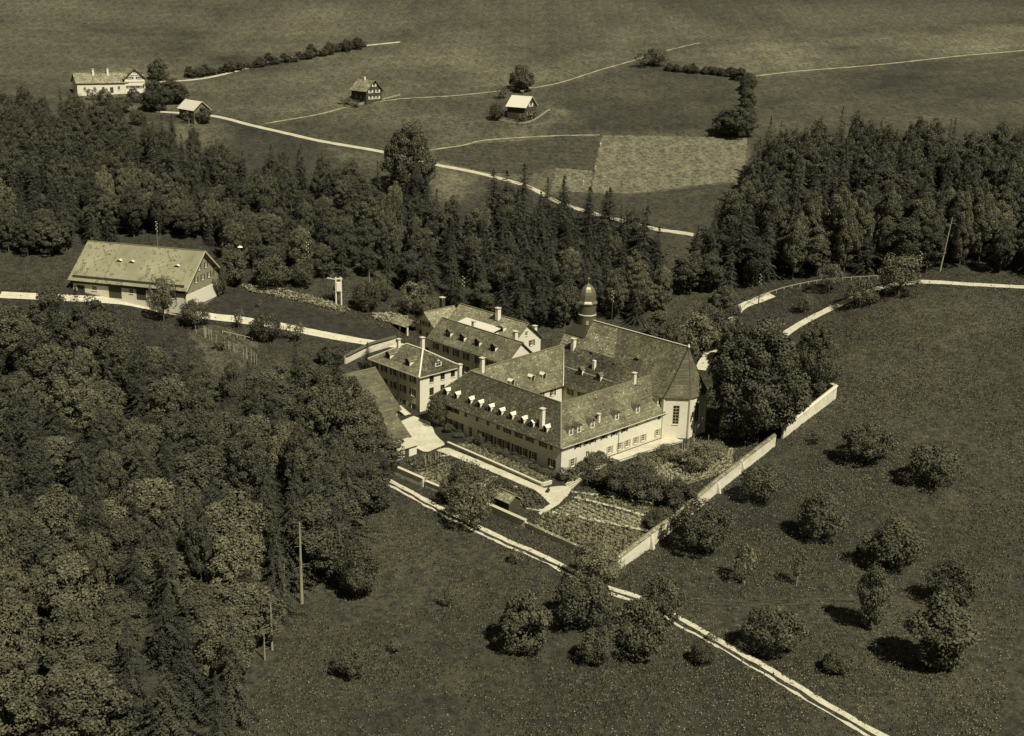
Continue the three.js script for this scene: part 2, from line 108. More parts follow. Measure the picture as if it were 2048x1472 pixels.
// value noise that repeats every `metres`, so that texture tiles meet; f = cells per metre
function periodic(metres) {
  const lat = (i, j, n, s) => { i = ((i % n) + n) % n; j = ((j % n) + n) % n; let h = Math.imul(i + 374761393, 668265263) ^ Math.imul(j + Math.round(s * 97) + 1274126177, 2246822519); h = Math.imul(h ^ h >>> 13, 1274126177); return ((h ^ h >>> 16) >>> 0) / 4294967296; };
  return (x, y, f, s = 0, o = 4) => { let v = 0, k = 0.55; for (let q = 0; q < o; q++) {
    const n = Math.max(2, Math.round(metres * f)), u = x / metres * n, w = y / metres * n, i = Math.floor(u), j = Math.floor(w); let a = u - i, b = w - j; a = a * a * (3 - 2 * a); b = b * b * (3 - 2 * b); const z = s + q * 3.7;
    v += k * (((lat(i, j, n, z) * (1 - a) + lat(i + 1, j, n, z) * a) * (1 - b) + (lat(i, j + 1, n, z) * (1 - a) + lat(i + 1, j + 1, n, z) * a) * b) * 2 - 1); f *= 2; k *= 0.5; } return v * 0.8; };
}
function textured(base, o) { return new THREE.MeshStandardMaterial({ color: 0xffffff, roughness: o.rough ?? 0.9, map: base, bumpMap: o.bump ?? null, bumpScale: o.bumpScale ?? 0.03, vertexColors: !!o.vc }); }

const hashRow = (a, b, c) => { const v = Math.sin(a * 12.9898 + b * 78.233 + c * 3.17) * 43758.5453; return v - Math.floor(v); };
// roof tiles: rows of 0.18 m, tiles 0.17 m wide, old and patchy with lichen
function tileRoof(seed, mean, spread, lichen, specks = 0.06, size = 1024, metres = 15) {
  const P = periodic(metres), rows = Math.round(metres / 0.36), cols = Math.round(metres / 0.27), rnd = mulberry(seed);
  const tileL = new Float32Array(rows * cols).map(() => { const r = rnd(); return 1 + spread * (r - 0.5) * 2 + (r > 1 - specks ? 1.3 : r < specks ? -0.45 : 0); });
  const map = texture(size, metres, (x, y) => {
    const r = Math.floor(y / metres * rows) % rows, off = (r % 2) * 0.5, cf = (x / metres * cols + off + cols) % cols, c = Math.floor(cf);
    const fy = y / metres * rows - Math.floor(y / metres * rows), fx = cf - c;
    const big = P(x, y, 0.35, seed) * 0.9, mid = P(x, y, 1.7, seed + 3);
    const run = Math.floor(x / metres * 9 + r * 0.37) % 9;
    let L = mean * tileL[r * cols + c] * (1 + big * 0.6) * (0.82 + 0.36 * hashRow(r, run, seed)) * (0.88 + 0.24 * hashRow(r, 77, seed));
    if (mid + big * 0.5 > 0.22 - lichen * 0.25) L += mean * lichen * 1.5;
    return L * (fy < 0.16 ? 0.5 : 1) * (fx < 0.07 ? 0.8 : 1);
  });
  const bump = texture(1024, metres, (x, y) => { const fy = (y / metres * Math.round(metres / 0.36)) % 1, fx = (x / metres * Math.round(metres / 0.27)) % 1; return 0.15 + 0.7 * (1 - fy) - 0.2 * Math.abs(fx - 0.5); }, { bump: true });
  return textured(map, { bump, bumpScale: 0.05, rough: 0.92 });
}
function plaster(seed, mean, stain, rough = 0.95) {
  const m = 12, P = periodic(m);
  return textured(texture(512, m, (x, y) => { const a = P(x, y, 0.5, seed), b = P(x, y, 2.2, seed + 5), c = P(x, y, 9, seed + 8, 2); return mean * (1 + stain * (a * 0.55 + Math.min(0, b + 0.12) * 1.3) + c * 0.06); }), { rough });
}
const M = {};
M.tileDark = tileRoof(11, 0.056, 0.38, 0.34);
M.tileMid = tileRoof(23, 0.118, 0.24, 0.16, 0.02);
M.tileLight = tileRoof(37, 0.175, 0.26, 0.22, 0.03);
M.tileChurch = tileRoof(61, 0.088, 0.3, 0.3, 0.035);
M.tileGrey = tileRoof(51, 0.10, 0.12, 0.05, 0.005);
M.plasterBright = plaster(3, 0.6, 0.16);
M.plasterOld = plaster(7, 0.62, 0.3);
M.plasterBeige = plaster(13, 0.56, 0.2);
M.stone = plaster(19, 0.54, 0.5);
M.wallWhite = plaster(29, 0.56, 0.55);
M.white = mat(0.64); M.cream = mat(0.52); M.trim = mat(0.5);
M.shutter = mat(0.07, { rough: 0.7 }); M.shutterPale = mat(0.33, { rough: 0.75 });
M.glass = new THREE.MeshStandardMaterial({ color: tone(0.018), roughness: 0.12 });
M.tin = new THREE.MeshStandardMaterial({ color: tone(0.62), roughness: 0.55, metalness: 0.1 });
M.copper = new THREE.MeshStandardMaterial({ color: tone(0.30), roughness: 0.38, metalness: 0.75 });
M.darkWood = mat(0.045); M.wood = mat(0.13); M.paleWood = mat(0.42); M.ridge = mat(0.17); M.ridgePale = mat(0.55);
M.shingle = mat(0.07); M.iron = mat(0.02, { rough: 0.6 });
M.gravel = plaster(41, 0.47, 0.45); M.soil = plaster(43, 0.2, 0.3); M.gravelDull = plaster(47, 0.40, 0.4); M.laneDull = plaster(53, 0.26, 0.5); M.roadFar = plaster(59, 0.4, 0.45); M.shadedGableBoards = mat(0.22);  // gable boards: dark shingle tone with tree shade mixed into the colour
M.barnRoof = (() => { const m = 20, P = periodic(m), rnd = mulberry(5); return textured(texture(1024, m, (x, y) => { const a = P(x, y, 0.2, 4), b = P(x, y, 1.1, 9), c = P(x, y, 4, 2, 2), r = rnd(), row = (y / 0.25) % 1; return 0.235 * (1 + a * 0.35 + c * 0.15 + (r - 0.5) * 0.2) * (b + a * 0.6 > 0.2 && c > -0.15 ? 0.5 : 1) * (row < 0.12 ? 0.8 : 1); }), { rough: 0.95 }); })();

// ---------------------------------------------------------------- the lie of the land: thin plate spline through the surveyed heights [x, distance, height]
const hill = (() => {
  const n = HILL.length, S = 100, P = HILL.map(([x, d]) => [x / S, d / S]), phi = (r2) => (r2 > 0 ? 0.5 * r2 * Math.log(r2) : 0), N = n + 3;
  const A = Array.from({ length: N }, () => new Float64Array(N + 1));
  for (let i = 0; i < n; i++) {
    for (let j = 0; j < n; j++) A[i][j] = phi((P[i][0] - P[j][0]) ** 2 + (P[i][1] - P[j][1]) ** 2) + (i === j ? 0.01 : 0);
    A[i][n] = A[n][i] = 1; A[i][n + 1] = A[n + 1][i] = P[i][0]; A[i][n + 2] = A[n + 2][i] = P[i][1]; A[i][N] = HILL[i][2];
  }
  for (let c = 0; c < N; c++) {
    let p = c; for (let r = c + 1; r < N; r++) if (Math.abs(A[r][c]) > Math.abs(A[p][c])) p = r;
    [A[c], A[p]] = [A[p], A[c]];
    for (let r = 0; r < N; r++) if (r !== c) { const k = A[r][c] / A[c][c]; if (k) for (let j = c; j <= N; j++) A[r][j] -= k * A[c][j]; }
  }
  const w = A.map((r, i) => r[N] / r[i]);
  return (x, z) => { const a = x / S, b = -z / S; let s = w[n] + w[n + 1] * a + w[n + 2] * b; for (let i = 0; i < n; i++) s += w[i] * phi((P[i][0] - a) ** 2 + (P[i][1] - b) ** 2); return s; };
})();
const steps = (a, b, fine, lo, hi) => { const v = []; for (let t = a; t <= b + 1e-6; t += fine) v.push(t); let g = fine * 2; for (let t = b + g; t < hi; t += (g *= 1.35)) v.push(t); g = fine * 2; for (let t = a - g; t > lo; t -= (g *= 1.35)) v.unshift(t); return v; };
const hash2 = (a, b) => { const s = Math.sin(a * 127.1 + b * 311.7) * 43758.5453; return s - Math.floor(s); };
const grassMap = (() => { const m = 26, P = periodic(m), rnd = mulberry(77); return texture(1024, m, (x, y) => {
  const a = P(x, y, 0.45, 2), b = P(x, y, 2.4, 6), c = P(x, y, 11, 4, 2), r = rnd();
  return 0.5 * (1 + a * 0.6 + P(x, y, 1.1, 14, 3) * 0.9 + b * 0.8 + c * 0.7 + (r - 0.5) * 0.3) + (r > 0.994 && b > -0.1 ? 0.5 : 0); }, { warm: 0.1 }); })();
const grassBump = (() => { const m = 13, P = periodic(m); return texture(512, m, (x, y) => 0.5 + P(x, y, 3, 1) * 0.7 + P(x, y, 14, 2, 2) * 0.5, { bump: true }); })();
const meadowMat = new THREE.MeshStandardMaterial({ color: 0xffffff, map: grassMap, bumpMap: grassBump, bumpScale: 0.22, roughness: 1, vertexColors: true });
const inside = (poly, x, z) => { let c = false; for (let i = 0, j = poly.length - 1; i < poly.length; j = i++) { const [xi, zi] = poly[i], [xj, zj] = poly[j]; if ((zi > z) !== (zj > z) && x < (xj - xi) * (z - zi) / (zj - zi) + xi) c = !c; } return c; };
const paint = (L) => { const c = tone(L); return [c.r, c.g, c.b]; };
// colour of the turf: lusher and drier swards in patches; the paler far pasture includes painted haze
const PATCH = { light_bank: 1.8, dry_strip: 2.1, dry_clearing: 2.5, road_verge: 2.0, upper_dark: 0.72, top_strip: 1.5, long_meadow: 1.22, mottled_meadow: 0.66, left_meadow: 0.85, bright_slope: 1.3, hazy_far_pasture: 1.95 };
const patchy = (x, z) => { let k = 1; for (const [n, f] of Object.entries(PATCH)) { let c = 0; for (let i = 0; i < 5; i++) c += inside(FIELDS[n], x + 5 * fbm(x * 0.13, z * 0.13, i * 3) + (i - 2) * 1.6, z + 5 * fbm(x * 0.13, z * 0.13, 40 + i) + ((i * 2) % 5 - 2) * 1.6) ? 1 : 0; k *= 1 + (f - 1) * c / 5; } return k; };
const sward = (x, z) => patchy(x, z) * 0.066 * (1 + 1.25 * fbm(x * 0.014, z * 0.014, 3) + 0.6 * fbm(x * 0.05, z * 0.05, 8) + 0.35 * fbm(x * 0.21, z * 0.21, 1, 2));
{
  const xs = steps(-210, 210, 2, -2600, 2600), zs = steps(90, 660, 2, -300, 3200), pos = [], uv = [], col = [], idx = [];
  for (const d of zs) for (const x of xs) {
    pos.push(x, hill(x, -d), -d); uv.push(x, d);
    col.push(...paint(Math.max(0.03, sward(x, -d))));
  }
  const nx = xs.length;
  for (let j = 0; j + 1 < zs.length; j++) for (let i = 0; i + 1 < nx; i++) { const a = j * nx + i; idx.push(a, a + 1, a + nx, a + 1, a + nx + 1, a + nx); }
  const g = new THREE.BufferGeometry();
  g.setAttribute('position', new THREE.Float32BufferAttribute(pos, 3)); g.setAttribute('uv', new THREE.Float32BufferAttribute(uv, 2)); g.setAttribute('color', new THREE.Float32BufferAttribute(col, 3));
  g.setIndex(idx); g.computeVertexNormals();
  structure('ground', g, meadowMat);
}
// a draped sheet: polygon on the ground, cut to a 2 m grid and laid above the turf
function drape(poly, lift, colour, ragged = 0.6) {
  // dense rim, triangulated through a grid of interior points by clipping grid cells
  const xs = poly.map((p) => p[0]), zs = poly.map((p) => p[1]), pos = [], uv = [], col = [], st = 1.0;
  const [x0, x1, z0, z1] = [Math.min(...xs), Math.max(...xs), Math.min(...zs), Math.max(...zs)];
  const wob = (x, z) => [x + ragged * fbm(x * 0.3, z * 0.3, 2), z + ragged * fbm(x * 0.3, z * 0.3, 9)];
  for (let x = x0; x < x1; x += st) for (let z = z0; z < z1; z += st) {
    let cell = [[x, z], [x + st, z], [x + st, z + st], [x, z + st]];
    const ins = cell.map(([a, b]) => inside(poly, ...wob(a, b)));
    if (!ins.some(Boolean)) continue;
    if (!ins.every(Boolean)) { // keep the inner part of an edge cell, cut halfway by bisection on its edges
      const out = [];
      for (let i = 0; i < 4; i++) { const a = cell[i], b = cell[(i + 1) % 4]; if (ins[i]) out.push(a);
        if (ins[i] !== ins[(i + 1) % 4]) { let lo = ins[i] ? a : b, hi = ins[i] ? b : a; for (let k = 0; k < 6; k++) { const m = [(lo[0] + hi[0]) / 2, (lo[1] + hi[1]) / 2]; if (inside(poly, ...wob(...m))) lo = m; else hi = m; } out.push(lo); } }
      cell = out;
    }
    for (let i = 1; i + 1 < cell.length; i++) for (const [a, b] of [cell[0], cell[i + 1], cell[i]]) { pos.push(a, hill(a, b) + lift, b); uv.push(a, -b); if (colour) col.push(...paint(colour(a, b))); }
  }
  const g = new THREE.BufferGeometry();
  g.setAttribute('position', new THREE.Float32BufferAttribute(pos, 3)); g.setAttribute('uv', new THREE.Float32BufferAttribute(uv, 2)); if (colour) g.setAttribute('color', new THREE.Float32BufferAttribute(col, 3));
  g.computeVertexNormals(); return g;
}
const fieldTone = {
  hay_field: (x, z) => 0.25 * (1 + 0.25 * fbm(x * 0.1, z * 0.03, 2) + 0.05 * Math.sin(x * 0.9 + z * 0.12) + 0.3 * fbm(x * 0.5, z * 0.12, 7, 3)),
  crop_strip: (x, z) => 0.26 * (1 + 0.5 * fbm(x * 0.4, z * 0.4, 2)),
  ploughed_field: (x, z) => 0.085 * (1 + 0.5 * fbm(x * 0.06, z * 0.3, 5) + 0.10 * Math.sin(z * 1.5 - x * 0.1)),
  lower_meadow: (x, z) => 0.078 * (1 + 0.5 * fbm(x * 0.05, z * 0.22, 6)),
  mown_slope: (x, z) => 0.044 * (1 + 0.35 * fbm(x * 0.06, z * 0.06, 2)),
};
for (const [name, poly] of Object.entries(FIELDS)) if (!PATCH[name]) structure(name, drape(poly, 0.05, fieldTone[name], 1.6), meadowMat);
// a strip along a line
function strip(line, width, lift, side = 0, wobble = 0.25) {
  const c = new THREE.CatmullRomCurve3(line.map(([x, z]) => V(x, 0, z)), false, 'centripetal'), L = c.getLength(), n = Math.ceil(L / 1.2), pos = [], uv = [], idx = [], across = 4;
  for (let i = 0; i <= n; i++) {
    const p = c.getPointAt(i / n), t = c.getTangentAt(i / n), nx = -t.z, nz = t.x;
    for (let k = 0; k < across; k++) {
      const rim = k === 0 || k === across - 1 ? wobble * fbm(i * 0.35, k * 9 + side * 3, 4) * 2 : 0, s = side + (k / (across - 1) - 0.5) * width + rim * (k ? 1 : -1), x = p.x + nx * s, z = p.z + nz * s;
      pos.push(x, hill(x, z) + lift, z); uv.push(i * 1.2, s);
    }
    if (i < n) for (let k = 0; k + 1 < across; k++) { const a = i * across + k; idx.push(a, a + across, a + 1, a + 1, a + across, a + across + 1); }
  }
  const g = new THREE.BufferGeometry(); g.setAttribute('position', new THREE.Float32BufferAttribute(pos, 3)); g.setAttribute('uv', new THREE.Float32BufferAttribute(uv, 2)); g.setIndex(idx); g.computeVertexNormals();
  if (g.attributes.normal.getY(0) < 0) { g.setIndex(idx.map((_, i) => idx[i - i % 3 + [0, 2, 1][i % 3]])); g.computeVertexNormals(); }
  return g;
}
structure('cart_track', join([strip(ROADS.field_track, 1.25, 0.09, -0.8, 0.22), strip(ROADS.field_track, 0.55, 0.09, 0.85, 0.5)]), M.gravel);
structure('barn_road', strip(ROADS.barn_road, 4.2, 0.1), M.gravel);
structure('hill_path', strip(ROADS.hill_path, 2.6, 0.09), M.gravel);
structure('wood_road', strip(ROADS.wood_road, 3.1, 0.1), M.gravel);
structure('valley_road', strip(ROADS.valley_road, 2.5, 0.1, 0, 0.3), M.roadFar);
structure('farm_lane', strip(ROADS.farm_lane, 2.4, 0.1, 0, 0.4), M.gravelDull);
structure('meadow_lane', strip(ROADS.meadow_lane, 1.1, 0.09, 0, 0.6), M.laneDull);
structure('ridge_lane', strip(ROADS.ridge_lane, 1.6, 0.09, 0, 0.6), M.laneDull);
structure('field_footpath', strip(ROADS.field_footpath, 1.0, 0.09, 0, 0.5), M.laneDull);
M.trodden = plaster(67, 0.045, 0.5);
structure('mowing_track', join([strip(ROADS.mowing_track, 0.5, 0.06, -0.8, 0.6), strip(ROADS.mowing_track, 0.5, 0.06, 0.8, 0.6)]), M.trodden);

// ---------------------------------------------------------------- buildings
// Site frame of the convent: x runs along the sunlit front wing, z towards the sun; corner of the two front wings at the origin
const SITE = { x: 10.84, z: -242.18, turn: THREE.MathUtils.degToRad(44.6) };
const site = (x, z) => { const c = Math.cos(SITE.turn), s = Math.sin(SITE.turn); return [SITE.x + x * c + z * s, SITE.z - x * s + z * c]; };
class Building {
  constructor(name, label, category, frame, [x, z], y, group) {
    this.ox = x; this.oz = z; this.oy = y; this.frame = frame;
    const c = Math.cos(frame.turn), s = Math.sin(frame.turn);
    this.o = thing(name, label, category, [frame.x + x * c + z * s, y, frame.z - x * s + z * c], frame.turn, group);
  }
  p(x, y, z) { return V(x - this.ox, y - this.oy, z - this.oz); }
  shift(g) { g.translate(-this.ox, -this.oy, -this.oz); return g; }
  add(name, geo, m, parent = this.o) { return part(name, this.shift(geo), m, parent); }
  roof(polys, m, t = 0.18, name = 'roof') { return this.add(name, slabs(polys, t), m); }
  ridge(lines, m = M.ridge, w = 0.34) { for (const [a, b] of lines) this.add('ridge_cap', beam(V(...a), V(...b), w, 0.16), m); }
  // wall from a to b, outside on the right hand of the walker; top is a height or a list of [s, y] for gables
  wall(a, b, y0, top, m, openings = [], t = 0.4, short = true) {
    const L = Math.hypot(b[0] - a[0], b[1] - a[1]), dx = (b[0] - a[0]) / L, dz = (b[1] - a[1]) / L, E = short ? L - t : L, sh = new THREE.Shape();
    sh.moveTo(0, y0); sh.lineTo(E, y0);
    if (typeof top === 'number') { sh.lineTo(E, top); sh.lineTo(0, top); } else for (const [s, y] of top.slice().reverse()) sh.lineTo(Math.min(s, E), y);
    sh.closePath();
    const basis = new THREE.Matrix4().makeBasis(V(dx, 0, dz), V(0, 1, 0), V(-dz, 0, dx));
    for (const w of openings) { const h = new THREE.Path(); const [x0, x1, ya, yb] = [w.s - w.w / 2, w.s + w.w / 2, w.y - w.h / 2, w.y + w.h / 2];
      h.moveTo(x0, ya); if (w.arch) { h.lineTo(x0, yb - w.w / 2); h.absarc(w.s, yb - w.w / 2, w.w / 2, Math.PI, 0, true); h.lineTo(x1, ya); } else { h.lineTo(x0, yb); h.lineTo(x1, yb); h.lineTo(x1, ya); } h.closePath(); sh.holes.push(h); }
    const g = new THREE.ExtrudeGeometry(sh, { depth: t, bevelEnabled: false, curveSegments: 6 }); g.translate(0, 0, -t);
    const o = part('wall', g, m, this.o); o.position.copy(this.p(a[0], 0, a[1])); o.quaternion.setFromRotationMatrix(basis);
    for (const w of openings) this.window(w, a, [dx, dz], basis);
    return o;
  }
  window(w, a, [dx, dz], basis) {
    const pos = this.p(a[0] + dx * w.s, w.y, a[1] + dz * w.s), f = shade(new THREE.Mesh(frameGeo(w), w.door ? M.darkWood : w.frame ?? M.white));
    f.name = w.door ? 'door' : 'window'; f.position.copy(pos); f.quaternion.setFromRotationMatrix(basis); this.o.add(f);
    const pane = part('pane', boxGeo(w.w - 0.02, w.h - 0.02, 0.03), w.pane ?? M.glass, f); pane.position.z = -0.2; if (w.arch) { pane.scale.y = 0.94; pane.position.y = -0.03 * w.h; }
    if (w.shut) for (const s of [-1, 1]) { const k = part('shutter', boxGeo(w.w * 0.5, w.h + 0.1, 0.05), w.shut, f); k.position.set(s * (w.w * 0.75 + 0.05), 0, 0.04); }
    if (w.sill !== false && !w.door) { const k = part('sill', boxGeo(w.w + 0.16, 0.1, 0.2), M.trim, f); k.position.set(0, -w.h / 2 - 0.06, 0.06); }
  }
  chimney(x, z, y0, y1, w = 0.9, d = w, m = M.white, capped = true) {
    const c = this.add('chimney', box(w, y1 - y0, d, x, (y0 + y1) / 2, z), m);
    if (capped) { const k = part('chimney_cap', this.shift(join([box(w + 0.36, 0.12, d + 0.36, x, y1 + 0.42, z), ...[[1, 1], [1, -1], [-1, 1], [-1, -1]].map(([p, q]) => box(0.16, 0.36, 0.16, x + p * (w / 2 - 0.1), y1 + 0.18, z + q * (d / 2 - 0.1)))])), M.trim, c); }
    return c;
  }
  // dormer whose front stands at (x, y, z) on a slope that rises with steepness r behind it; facing = local direction [fx, fz]
  dormer(x, y, z, [fx, fz], r, { w = 1.3, h = 1.3, rise = 0.55, cheek = M.white, roof = M.tin, over = 0.18, arch = false, pane = M.glass, front = cheek } = {}) {
    const R = Math.atan2(fx, fz), put = (g) => { g.rotateY(R); g.translate(x, y, z); return this.shift(g); }, back = h / r;
    const side = (s) => { const sh = new THREE.Shape(); sh.moveTo(0, -0.25); sh.lineTo(0, h); sh.lineTo(back, h); sh.lineTo(-0.25 / r + 0.25, -0.25); sh.closePath(); const g = new THREE.ExtrudeGeometry(sh, { depth: 0.12, bevelEnabled: false }); g.rotateY(Math.PI / 2); g.translate(s * (w / 2 - 0.06) - 0.06, 0, 0); return g; };
    const d = part('dormer', put(join([side(-1), side(1)])), cheek, this.o);
    const fs = new THREE.Shape(); fs.moveTo(-w / 2 + 0.12, -0.25); fs.lineTo(w / 2 - 0.12, -0.25); fs.lineTo(w / 2 - 0.12, h); fs.lineTo(0, h + rise * 0.9); fs.lineTo(-w / 2 + 0.12, h); fs.closePath();
    const ho = new THREE.Path(); const ww = w / 2 - 0.28; ho.moveTo(-ww, 0.12); ho.lineTo(-ww, h - 0.1); if (arch) ho.absarc(0, h - 0.1, ww, Math.PI, 0, true); else ho.lineTo(ww, h - 0.1); ho.lineTo(ww, 0.12); ho.closePath(); fs.holes.push(ho);
    const fg = new THREE.ExtrudeGeometry(fs, { depth: 0.1, bevelEnabled: false, curveSegments: 5 }); fg.translate(0, 0, -0.1);
    part('dormer_front', put(fg), front, d);
    part('pane', put(join([box(w - 0.3, h + (arch ? 0.2 : 0), 0.03, 0, h / 2 + (arch ? 0.1 : 0), -0.13)])), pane, d);
    part('mullion', put(join([box(0.06, h, 0.04, 0, h / 2, -0.1), box(w - 0.5, 0.06, 0.04, 0, h * 0.55, -0.1)])), front, d);
    const e = w / 2 + over, k = rise / (w / 2), ye = h - over * k, L1 = (h + rise) / r + 0.1, L0 = ye / r + 0.1, F = 0.22;
    part('dormer_roof', put(slabs([[[0, h + rise, F], [0, h + rise, -L1], [-e, ye, -L0], [-e, ye, F]], [[0, h + rise, -L1], [0, h + rise, F], [e, ye, F], [e, ye, -L0]]], 0.08)), roof, d);
    return d;
  }
}
const geoCache = new Map();
const boxGeo = (w, h, d) => { const k = `${w.toFixed(2)} ${h.toFixed(2)} ${d.toFixed(2)}`; if (!geoCache.has(k)) geoCache.set(k, new THREE.BoxGeometry(w, h, d)); return geoCache.get(k); };
function frameGeo({ w, h, bars = [1, 1], door, arch }) {
  const k = `f ${w.toFixed(2)} ${h.toFixed(2)} ${bars} ${!!door} ${!!arch}`; if (geoCache.has(k)) return geoCache.get(k);
  const t = 0.09, z = -0.14, list = [box(w, t, 0.09, 0, -h / 2 + t / 2, z), box(t, h - 2 * t, 0.09, -w / 2 + t / 2, 0, z), box(t, h - 2 * t, 0.09, w / 2 - t / 2, 0, z)];
  if (!arch) list.push(box(w, t, 0.09, 0, h / 2 - t / 2, z));
  for (let i = 1; i <= bars[0]; i++) list.push(box(0.06, h - 2 * t - (arch ? 0.1 : 0), 0.05, -w / 2 + i * w / (bars[0] + 1), 0, z));
  for (let i = 1; i <= bars[1]; i++) list.push(box(w - 2 * t, 0.055, 0.045, 0, -h / 2 + i * h / (bars[1] + 1), z));
  if (door) list.push(box(w - 0.2, h - 0.2, 0.04, 0, 0, z));
  const g = join(list); geoCache.set(k, g); return g;
}
const rowOf = (list, y, w, h, o = {}) => list.map((s) => ({ s, y, w, h, ...o }));

// ---- the cloister: four wings round a court, mitred hips; one building with one continuous ridge
const E0 = 6.4, RW = 6.53, RY = 13.1, Q = (RY - E0) / RW, AZ = -42.5, CZ = -28.9, DX = 31.1;   // eaves height, half width, ridge height, slope
const cl = new Building('convent_cloister', 'white convent wings round a courtyard with long dark tiled roofs and dormer rows', 'convent', SITE, [0, 0], -0.6);
{
  const o = 0.3, ey = E0 - o * Q, wl = 0.3;
  // outer slopes and court slopes
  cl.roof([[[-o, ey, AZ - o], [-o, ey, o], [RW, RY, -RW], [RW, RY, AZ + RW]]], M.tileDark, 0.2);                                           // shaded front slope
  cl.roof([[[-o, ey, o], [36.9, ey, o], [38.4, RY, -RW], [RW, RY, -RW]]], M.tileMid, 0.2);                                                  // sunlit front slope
  cl.roof([[[RW, RY, AZ + RW], [RW, RY, -RW], [2 * RW + o, ey, -2 * RW - o], [2 * RW + o, ey, CZ + o]],
    [[RW, RY, -RW], [38.4, RY, -RW], [36.5, ey, -2 * RW - o], [2 * RW + o, ey, -2 * RW - o]]], M.tileMid, 0.2);
  cl.roof([[[RW, RY, AZ + RW], [2 * RW + o, ey, CZ + o], [DX - o, ey, CZ + o], [38.2, RY + 0.6, AZ + RW + 0.2]]], M.tileMid, 0.2);          // court slope of the far left wing
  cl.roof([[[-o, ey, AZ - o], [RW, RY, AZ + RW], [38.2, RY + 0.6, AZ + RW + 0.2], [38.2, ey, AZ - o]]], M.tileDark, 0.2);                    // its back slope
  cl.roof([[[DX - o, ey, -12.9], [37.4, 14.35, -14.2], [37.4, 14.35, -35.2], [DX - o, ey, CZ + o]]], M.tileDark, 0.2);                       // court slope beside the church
  cl.ridge([[[RW, RY + 0.06, AZ + RW], [RW, RY + 0.06, -RW]], [[RW, RY + 0.06, -RW], [38.0, RY + 0.06, -RW]], [[-o, ey, o], [RW, RY + 0.04, -RW]], [[-o, ey, AZ - o], [RW, RY + 0.04, AZ + RW]], [[RW, RY + 0.06, AZ + RW], [38.2, RY + 0.66, AZ + RW + 0.2]]], M.ridge, 0.3);
  cl.ridge([[[DX - o, ey + 0.06, CZ + o], [37.4, 14.2, -35.0]]], M.ridgePale, 0.18);
  // shaded front wing wall
  const z0 = AZ + wl, win = (z) => z - z0;
  const up = [-39.2, -36.12, -33.96, -30.43, -26.61, -23.02, -19.67, -16.7, -13.13, -9.61, -5.55, -3.18].map((z, i) => ({ s: win(z), y: 5.3, w: [1, 2, 6, 7, 8, 9, 10].includes(i) ? 1.2 : 0.95, h: 1.35, frame: M.shutter, shut: i === 1 || i === 2 || i > 6 && i < 11 ? M.shutter : null, sill: false }));
  const low = [-36.42, -34.44, -32.3, -28.77, -25.13, -22.41, -19.55, -16.9, -13.96, -11.37, -8.51, -2.75].map((z, i) => ({ s: win(z), y: i === 3 ? 1.35 : 1.75, w: i === 3 ? 1.1 : 1.15, h: i === 3 ? 2.5 : 1.75, bars: [1, 2], shut: i === 3 ? M.white : M.shutter }));
  cl.wall([wl, z0], [wl, -wl], -0.6, E0 - 0.05, M.plasterOld, [...up, ...low]);
  // sunlit front wing wall
  const bx = (x) => x - wl;
  cl.wall([wl, -wl], [36.4, -wl], -0.6, E0 - 0.05, M.plasterBright, [
    ...[5.61, 8.57, 10.39, 14.07, 17.49, 20.97, 33.2].map((x) => ({ s: bx(x), y: 5.3, w: 1.1, h: 1.35, frame: M.shutter, shut: x < 22 ? M.shutter : null, sill: false })),
    { s: bx(25.29), y: 5.3, w: 0.95, h: 1.2, arch: true, sill: false }, { s: bx(28.89), y: 5.4, w: 0.7, h: 0.9, sill: false },
    { s: bx(4.24), y: 1.6, w: 1.2, h: 1.8, bars: [1, 2], shut: M.shutterPale }, { s: bx(11.35), y: 1.0, w: 1.2, h: 2.2, door: true },
    ...[16.26, 19.69, 22.2, 25.19, 27.8, 32.87].map((x, i) => ({ s: bx(x), y: 1.5, w: 1.05, h: 1.6, bars: [1, 2], shut: M.shutterPale }))]);
  // court and back walls
  const k = 2 * RW - wl;
  cl.wall([36.4, -k], [k + 0.4, -k], -0.6, E0, M.plasterBeige, rowOf([4, 9, 14, 19], 5.1, 1, 1.3), 0.4, false);
  cl.wall([k, -k], [k, CZ - wl], -0.6, E0, M.plasterBeige, rowOf([4, 8, 12], 5.1, 1, 1.3), 0.4, false);
  cl.wall([k, CZ - wl], [DX + wl, CZ - wl], -0.6, E0, M.plasterBright, rowOf([3, 7, 11, 15], 4.9, 1, 1.4, { shut: M.shutter }), 0.4, false);
  cl.wall([DX + wl, CZ - wl], [DX + wl, -12.8], -0.6, E0, M.plasterBeige, rowOf([2.4, 6, 10, 14], 4.9, 1, 1.4, { shut: M.shutter }), 0.4, false);
  cl.wall([38, AZ + wl], [wl, AZ + wl], -0.6, E0 - 0.05, M.plasterBright, rowOf([4, 9, 14, 18, 22, 26, 30, 34], 5, 1, 1.4), 0.4, false);
  for (const z of [-38.63, -35.12, -30.41, -27.21, -23.71, -20.22, -16.75, -13.13, -10.24, -6.1]) cl.dormer(1.25, E0 + 1.25 * Q, z, [-1, 0], Q, { w: 1.22, h: 1.2, rise: 0.45, roof: M.tin, front: M.darkWood });
  for (const x of [4.28, 6.84, 11.15, 19.25, 26.36, 34.0]) cl.dormer(x, E0 + 1.2 * Q, -1.2, [0, 1], Q, { w: 1.3, h: 1.65, rise: 0.6, roof: M.tileGrey, arch: true });
  for (const [x, z] of [[16.31, -5.46], [23.42, -5.48], [30.62, -5.53], [30.36, -2.96], [23.04, -2.98], [15.89, -2.93]]) { const y = E0 - z * Q; cl.dormer(x, y, z, [0, 1], Q, { w: 0.62, h: 0.34, rise: 0.12, cheek: M.darkWood, roof: M.tileMid, over: 0.06 }); }
